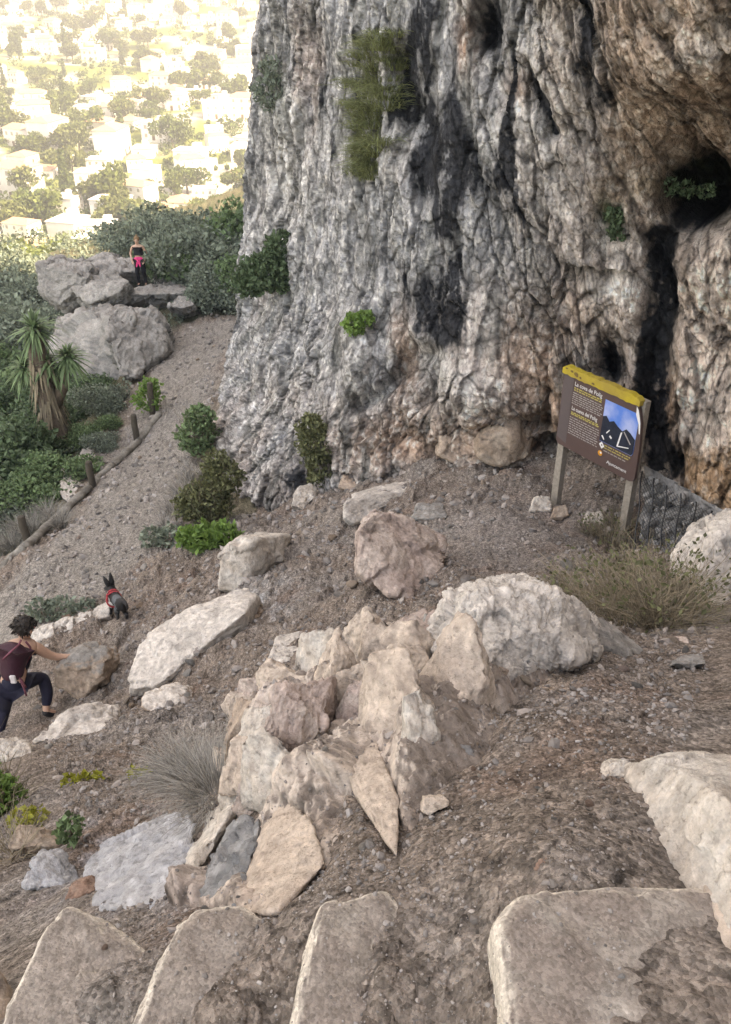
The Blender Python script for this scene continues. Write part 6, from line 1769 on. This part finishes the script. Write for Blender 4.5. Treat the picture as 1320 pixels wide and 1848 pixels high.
    garment2('leggings', ['pelvis', 'hpR', 'knR', 'caR', 'anR', 'hpL', 'knL', 'caL', 'anL'], [('pelvis', 'hpR'), ('hpR', 'knR'), ('knR', 'caR'), ('caR', 'anR'), ('pelvis', 'hpL'), ('hpL', 'knL'), ('knL', 'caL'), ('caL', 'anL')], .012, M_BLACK, 'pelvis')
    garment2('jacket', [], [('a', 'b'), ('b', 'c'), ('b', 'd'), ('b', 'k'), ('k', 'e'), ('k', 'f')], 0, M_PINK, 'b',
             {'a': (np.array((0, .02, 1.04)), (.175, .14)), 'b': (np.array((0, .02, .93)), (.215, .165)), 'c': (np.array((.16, .02, .74)), (.115, .13)), 'd': (np.array((-.16, .02, .74)), (.115, .13)),
              'k': (np.array((0, -.15, .95)), (.04, .04)), 'e': (np.array((.06, -.19, .72)), (.035, .025)), 'f': (np.array((-.08, -.19, .70)), (.035, .025))})
    for s in (-1, 1):
        K = {'h': (np.array((.12 * s, .06, .05)), (.042, .045)), 'm': (np.array((.125 * s, -.04, .04)), (.046, .04)), 't': (np.array((.138 * s, -.14, .035)), (.042, .032))}
        skin_mesh('shoe', K, [('h', 'm'), ('m', 't')], 'm', [M_SHOE], 2, root)
        ellipsoid('eye', (.03 * s, -.088, 1.565), (.012, .008, .007), M_EYE, root, sub=2)
        ellipsoid('ear', (.082 * s, .0, 1.55), (.012, .022, .03), M_SKIN, root, sub=2)
    ellipsoid('nose', (0, -.10, 1.545), (.012, .018, .022), M_SKIN, root, sub=2)
    ellipsoid('mouth', (0, -.09, 1.50), (.024, .008, .007), M_LIP, root, sub=2)
    ellipsoid('hair', (0, .028, 1.60), (.098, .098, .10), M_HAIR2, root, noise=.08, sub=3)
    ellipsoid('hair_bun', (0, .05, 1.70), (.045, .045, .04), M_HAIR2, root, noise=.1, sub=2)

    # ---------------- dog, walking away up the path, ears up
    M_DOG = pmat('black_fur', (0.018, 0.017, 0.018), rough=0.7, var=0.4, scale=40, bump=0.5, bscale=90, bdist=0.006)
    M_DOGG = pmat('grey_fur', (0.085, 0.095, 0.105), rough=0.75, var=0.4, scale=40, bump=0.5, bscale=90, bdist=0.006)
    M_DOGW = pmat('white_fur', (0.55, 0.53, 0.52), rough=0.75, var=0.2, scale=40)
    M_HARN = pmat('red_harness', (0.42, 0.05, 0.06), rough=0.6)
    d0 = np.array(G(213, 1124))
    dogY = d0[1]
    root = empty('dog', d0, 'black and grey dog with tall upright ears and a red harness walking along the path', 'dog')
    D3 = lambda px, py, dy: np.array(PY(px, py, dogY + dy)) - d0
    J = {'rump': (D3(219, 1089, -.02), (.074, .082)), 'mid': (D3(213, 1084, .12), (.070, .082)), 'chest': (D3(207, 1079, .27), (.08, .10)), 'neck': (D3(204, 1068, .36), (.062, .068)),
         'head': (D3(201, 1060, .42), (.058, .062)), 'muz': (D3(193, 1061, .52), (.032, .03)), 'nose': (D3(190, 1062, .56), (.022, .02)),
         'hRa': (D3(223, 1096, -.03), .058), 'hRk': (D3(226, 1104, .02), .036), 'hRh': (D3(229, 1110, -.07), .023), 'hRf': (D3(230, 1119, -.03), .018), 'hRp': (D3(228, 1121, .02), .022),
         'hLa': (D3(213, 1096, -.03), .056), 'hLk': (D3(211, 1105, .03), .035), 'hLh': (D3(213, 1112, -.06), .023), 'hLf': (D3(213, 1122, -.03), .018), 'hLp': (D3(211, 1124, .02), .024),
         'fRa': (D3(211, 1086, .27), .05), 'fRk': (D3(212, 1096, .28), .028), 'fRf': (D3(212, 1106, .30), .017), 'fRp': (D3(211, 1108, .34), .022),
         'fLa': (D3(203, 1086, .27), .05), 'fLk': (D3(201, 1096, .30), .028), 'fLf': (D3(201, 1106, .32), .017), 'fLp': (D3(199, 1108, .36), .022),
         't0': (D3(224, 1085, -.1), .026), 't1': (D3(229, 1092, -.16), .02), 't2': (D3(231, 1100, -.17), .012)}
    E = [('rump', 'mid'), ('mid', 'chest'), ('chest', 'neck'), ('neck', 'head'), ('head', 'muz'), ('muz', 'nose'), ('rump', 't0'), ('t0', 't1'), ('t1', 't2')]
    for k, b in (('hR', 'rump'), ('hL', 'rump')): E += [(b, k + 'a'), (k + 'a', k + 'k'), (k + 'k', k + 'h'), (k + 'h', k + 'f'), (k + 'f', k + 'p')]
    for k, b in (('fR', 'chest'), ('fL', 'chest')): E += [(b, k + 'a'), (k + 'a', k + 'k'), (k + 'k', k + 'f'), (k + 'f', k + 'p')]
    mid, ch = J['mid'][0], J['chest'][0]
    wl = J['fLa'][0]; pw = [J[k][0] for k in ('hLp', 'hRp', 'fLp', 'fRp')]
    def zone(c):
        c = np.array(c)
        if min(np.linalg.norm(c - p) for p in pw) < .045: return 2
        if np.linalg.norm(c - (wl + np.array([-.03, -.06, -.02]))) < .10: return 2
        if np.linalg.norm(c - mid - np.array([.03, -.05, .01])) < .14: return 1
        return 0
    skin_mesh('body', J, E, 'mid', [M_DOG, M_DOGG, M_DOGW], 2, root, zone)
    for tip, base, wd in (((199, 1033, .42), (203, 1058, .43), .034), ((187, 1040, .42), (197, 1058, .40), .033)):
        a, b = D3(*base), D3(*tip)
        v, q = tube_np([a, a * .65 + b * .35, a * .3 + b * .7, b], [wd, wd * 1.15, wd * .85, wd * .2], 10)
        ax = (b - a) / np.linalg.norm(b - a); fwd = np.array([0, 1.0, 0]); fwd -= ax * (ax @ fwd)
        c = a + ((v - a) @ ax)[:, None] * ax
        v = v - ((v - c) @ fwd)[:, None] * fwd * .6
        obj('ear', mesh_np('ear', v, q, M_DOG), root)
    for s, r in ((.0, 1.0), (.5, 1.0)):
        c = J['chest'][0] * (1 - s) + J['neck'][0] * s + np.array([0, -.03, .0])
        rr = .100 if s == 0 else .086
        ax = (J['neck'][0] - J['mid'][0]); ax /= np.linalg.norm(ax)
        u = np.cross(ax, [1.0, 0, 0]); u /= np.linalg.norm(u); w_ = np.cross(ax, u)
        v, q = tube_np([c + rr * (math.cos(a) * u * 1.12 + math.sin(a) * w_ * .95) for a in np.linspace(0, 2 * math.pi, 19)], [.013] * 19, 6, cap=False)
        obj('harness', mesh_np('harness', v, q, M_HARN), root)

# ------------------------------------------------------------------ the valley and the sunlit town
def far_z(x, y):
    x, y = np.asarray(x, float), np.asarray(y, float)
    near = H(x, np.minimum(y, 70)).reshape(x.shape) if False else None
    z = np.interp(y, [56, 64, 80, 110, 160, 220, 300, 450, 700, 1200, 2500, 5000], [-17.5, -19.5, -26, -38, -52, -58, -55, -46, -26, 20, 180, 420])
    side = np.clip((-6 - x) / 20, -1.5, 1)                      # the near shoulder falls to the left
    z = z - (3.4 * side - 2.2) * np.clip(1 - (y - 56) / 70, 0, 1)
    q = np.stack([x.ravel(), y.ravel(), np.zeros(x.size)], 1)
    z = z + (fbm(q * 0.012, 4, seed=61).reshape(x.shape) * 7 * np.clip((y - 90) / 150, 0, 1)) + fbm(q * 0.08, 3, seed=62).reshape(x.shape) * 0.8
    return z

def build_valley():
    ys = np.concatenate([np.geomspace(52, 900, 150), np.geomspace(930, 5000, 40)])
    t = np.linspace(-1.15, 0.9, 150)
    Yg, T = np.meshgrid(ys, t, indexing='ij')
    X = T * Yg
    Z = far_z(X, Yg)
    P = np.stack([X.ravel(), Yg.ravel(), Z.ravel()], 1)
    n = fbm(P * 0.05, 4, seed=63); n2 = fbm(P * 0.3, 3, seed=64)
    c = np.tile(np.array([0.13, 0.15, 0.035]), (len(P), 1))
    m = sstep(-0.05, 0.25, n)[:, None]
    town = (sstep(150, 200, P[:, 1]) * (1 - sstep(700, 900, P[:, 1])))[:, None]
    c = c * (1 - m * town) + np.array([0.48, 0.45, 0.39]) * m * town
    c *= (1 + 0.4 * n2)[:, None]
    me = mesh_np('valley_ground', P, grid_faces(len(ys), len(t)), pmat('valley_soil', attr='col', rough=0.95, var=0.3, scale=0.6), np.clip(c, .02, .7))
    tag(obj('valley_ground', me), 'sunlit valley floor under the town', kind='structure')

    M_WALL = [pmat('white_render', (0.80, 0.79, 0.77), rough=0.85, var=0.06, scale=1), pmat('cream_render', (0.78, 0.75, 0.70), rough=0.85, var=0.06, scale=1)]
    M_ROOF = [pmat('pale_roof', (0.66, 0.62, 0.58), rough=0.9, var=0.1, scale=2), pmat('tiled_roof', (0.42, 0.26, 0.17), rough=0.9, var=0.2, scale=3)]
    M_WIN = pmat('window_shutter', (0.34, 0.31, 0.25), rough=0.6, var=0.2)
    M_DOOR = pmat('door_wood', (0.16, 0.10, 0.06), rough=0.6)
    protos = []
    for k in range(6):
        g = random.Random(k + 3)
        wd, dp, hg = g.uniform(8, 14), g.uniform(7, 10), (3.4, 6.4, 6.4, 9.2, 6.2, 3.6)[k]
        t = empty('house', (0, 0, -500), 'house', 'house')
        bm = bmesh.new(); box_bm(bm, (0, 0, hg / 2 - 1.5), (wd, dp, hg + 3))
        if k in (1, 4): box_bm(bm, (wd * .5 + 1.6, 0.4, hg * .25 - 1), (3.2, dp * .7, hg * .5 + 2))
        obj('wall', bm_mesh('wall', bm, M_WALL[k % 2]), t)
        bm = bmesh.new()
        if k % 2 == 0:
            box_bm(bm, (0, 0, hg + .12), (wd + .5, dp + .5, .24)); box_bm(bm, (wd * .25, 0, hg + 1.2), (2.6, 2.6, 1.9))
        else:
            a = [bm.verts.new((x * (wd / 2 + .4), y * (dp / 2 + .4), hg + .02)) for x, y in ((-1, -1), (1, -1), (1, 1), (-1, 1))]
            r = [bm.verts.new((x * (wd / 2 - dp * .3), 0, hg + 1.7)) for x in (-1, 1)]
            for f in ((a[0], a[1], r[1], r[0]), (a[2], a[3], r[0], r[1]), (a[1], a[2], r[1]), (a[3], a[0], r[0]), (a[3], a[2], a[1], a[0])): bm.faces.new(f)
        rf = obj('roof', bm_mesh('roof', bm, M_ROOF[k % 2]), t)
        floors = max(1, int(hg / 3)); wn = 3
        wb = bmesh.new(); box_bm(wb, (0, 0, 0), (1.1, .14, 1.3)); wme = bm_mesh('window', wb, M_WIN)
        wb = bmesh.new(); box_bm(wb, (0, 0, 0), (.14, 1.0, 1.2)); wme2 = bm_mesh('window', wb, M_WIN)
        for fl in range(floors):
            for i in range(wn):
                if fl == 0 and i == 1: continue
                o = obj('window', wme, t, ((i - 1) * wd * .3, -dp / 2 - .01, 1.7 + fl * 3)); 
            obj('window', wme2, t, (wd / 2 + .01 if k not in (1, 4) or fl else wd / 2 + 3.21, 0.3, 1.6 + fl * 3))
        wb = bmesh.new(); box_bm(wb, (0, -dp / 2 - .02, 1.05), (1.2, .12, 2.1)); obj('door', bm_mesh('door', wb, M_DOOR), t)
        protos.append(t)
    kids = {}
    for c in COL.objects:
        if c.parent: kids.setdefault(c.parent.name, []).append(c)
    def spot(x, y):
        row = 'lowest part' if y < 230 else 'lower middle' if y < 320 else 'upper middle' if y < 450 else 'topmost part'
        side = 'at the left margin' if x / y < -0.33 else 'beside the cliff edge' if x / y > -0.17 else 'halfway to the cliff'
        return f'in the {row} of the town, {side}'
    used = set(); placed = []; g = random.Random(17)
    look = ('low white flat roofed house', 'tile roofed cream house', 'two storey white house', 'tall tile roofed house', 'white house with side wing', 'low tile roofed house')
    cnt = 0
    for _ in range(6000):
        if cnt >= 270: break
        y = 165 * (760 / 165) ** g.random()
        x = g.uniform(-0.46, -0.075) * y * 1.04
        if any((x - a) ** 2 + ((y - b) * .8) ** 2 < 10.5 ** 2 for a, b in placed): continue
        if fbm(np.array([[x * .012, y * .012, 3.3]]), 2)[0] > 0.26: continue
        z = float(far_z(np.array([x]), np.array([y]))[0])
        k = g.randrange(6)
        o = protos[k] if k not in used else copy_tree(protos[k], kids)
        used.add(k); placed.append((x, y))
        o.location = (x, y, z); o.rotation_euler = (0, 0, g.choice((-.35, .1, .3, -.1, 1.4)) + g.uniform(-.15, .15))
        s = g.uniform(.55, .95); o.scale = (s, s, s)
        tag(o, look[k] + ' ' + spot(x, y), 'house', 'houses of the sunlit town')
        cnt += 1
    M_TR = [pmat('town_leaves', (0.115, 0.145, 0.045), rough=0.7, var=0.3, scale=.6, island=.45, transl=.3), pmat('town_leaves_olive', (0.12, 0.14, 0.05), rough=0.7, var=0.3, scale=.6, island=.45, transl=.3),
            pmat('town_leaves_green', (0.10, 0.135, 0.045), rough=0.7, var=0.3, scale=.6, island=.45, transl=.3)]
    tp = []
    M_LIT = pmat('sunlit_shrub_leaves', (0.15, 0.185, 0.03), rough=0.7, var=0.3, scale=.8, island=.4, transl=.3)
    for k in range(7):
        gg = np.random.default_rng(200 + k)
        t = empty('tree', (0, 0, -500), 'tree', 'tree')
        if k == 5:      # cypress-like
            bl = [(0, 0, 2 + i * 1.3, 1.1 - .12 * i) for i in range(6)]
        elif k == 6:
            bl = [(0, 0, 1.2, 1.5), (1.2, 0, .9, 1.2), (-1.1, .4, 1.0, 1.2), (0, -.9, .7, 1.1)]
        else:
            bl = [(0, 0, 4.2, 2.2)] + [(gg.normal(0, 1.6), gg.normal(0, 1.6), gg.uniform(3, 5.6), gg.uniform(1.1, 1.8)) for _ in range(6)]
        v, q = leaf_cloud(900, bl, .5, 300 + k, shell=.55)
        obj('crown', mesh_np('crown', v, q, M_LIT if k == 6 else M_TR[k % 3], smooth=False), t)
        v, q = tube_np([(0, 0, -1.0), (.1, 0, 1.4), (0, .1, 3.6)], [.28, .22, .12], 7)
        obj('trunk', mesh_np('trunk', v, q, M_BARK), t)
        tp.append(t)
    for c in COL.objects:
        if c.parent: 
            l = kids.setdefault(c.parent.name, [])
            if c not in l: l.append(c)
    used = set(); cnt = 0; trees = []
    for _ in range(9000):
        if cnt >= 296: break
        y = 66 * (760 / 66) ** (g.random() ** (1.0 if cnt % 3 else 1.8))
        x = g.uniform(-0.47, -0.07) * y * 1.04
        if y < 130 and g.random() < .25: continue
        if any((x - a) ** 2 + (y - b) ** 2 < 6.5 ** 2 for a, b in placed): continue
        if any((x - a) ** 2 + (y - b) ** 2 < 3.2 ** 2 for a, b in trees): continue
        if fbm(np.array([[x * .02, y * .02, 8.3]]), 2)[0] < -0.12: continue
        z = float(far_z(np.array([x]), np.array([y]))[0])
        k = g.choice((0, 1, 2, 3, 4, 0, 1, 3, 5)) if y > 105 else 6
        o = tp[k] if k not in used else copy_tree(tp[k], kids)
        used.add(k); trees.append((x, y))
        o.location = (x, y, z - .3); o.rotation_euler = (0, 0, g.uniform(0, 6.28))
        s = g.uniform(.8, 1.7) * (0.75 if y < 120 else 1); o.scale = (s, s, s * g.uniform(.85, 1.15))
        tag(o, ('narrow cypress' if k == 5 else 'low yellow green shrub' if k == 6 else 'round olive green tree') + (' standing in sunlight just past the edge of the shade' if k == 6 else ' ' + spot(x, y)), 'shrub' if k == 6 else 'tree', 'sunlit shrubs past the shade' if k == 6 else 'sunlit cypresses of the valley' if k == 5 else 'sunlit trees of the valley')
        cnt += 1
    parts = []
    gg = np.random.default_rng(5)
    while len(parts) < 1900:       # hedges, orchards and gardens too many to count
        y = 110 * (760 / 110) ** (gg.random() ** .8)
        x = gg.uniform(-0.47, -0.06) * y * 1.04
        if any((x - a) ** 2 + (y - b) ** 2 < 5.0 ** 2 for a, b in placed): continue
        s = gg.uniform(.8, 2.4)
        v, q = leaf_cloud(36, [(0, 0, s * .7, s), (gg.normal(0, s * .7), 0, s * .5, s * .7)], .75, len(parts), shell=.5)
        parts.append((v + np.array([x, y, float(far_z(np.array([x]), np.array([y]))[0])]), q))
    V, Q = join_np(parts)
    tag(obj('garden_greenery', mesh_np('garden_greenery', V, Q, M_TR[2], smooth=False)), 'hedges and gardens between the houses of the sunlit town', kind='stuff')

def build_haze():
    bm = bmesh.new(); box_bm(bm, (-150, 2500, 210), (9000, 5240, 620))
    m = bpy.data.materials.new('haze_air'); m.use_nodes = True
    t = m.node_tree; t.nodes.clear()
    v = t.nodes.new('ShaderNodeVolumePrincipled'); v.inputs['Density'].default_value = HAZE; v.inputs['Color'].default_value = (0.93, 0.95, 1, 1); v.inputs['Anisotropy'].default_value = 0.2
    o = t.nodes.new('ShaderNodeOutputMaterial'); t.links.new(v.outputs[0], o.inputs['Volume'])
    tag(obj('haze', bm_mesh('haze', bm, m)), 'pale haze in the air over the valley', kind='stuff')

HAZE = 0.0011
import time
T0 = time.time()
def lap(s): print('LAP', s, round(time.time() - T0, 1))
build_ground(); lap('ground')
TREE = surf_tree(); lap('tree')
build_cliff(); lap('cliff')
build_rocks(); lap('rocks')
build_furniture(); lap('furniture')
TREE = surf_tree(('ground', 'path') + tuple(o.name for o in COL.objects if o.name.startswith(('stone_step', 'rock_ledge', 'rock_outcrop'))))
build_gravel(); lap('gravel')
build_loose_stones(); lap('stones')
build_plants(); lap('plants')
build_people(); lap('people')
build_valley(); lap('valley')
build_haze()
tri = 0
seen = set()
for o in COL.objects:
    if o.type == 'MESH' and o.data.name not in seen:
        seen.add(o.data.name)
        tri += len(o.data.loops) - 2 * len(o.data.polygons)
print('TRIS', tri, 'OBJECTS', len(COL.objects))
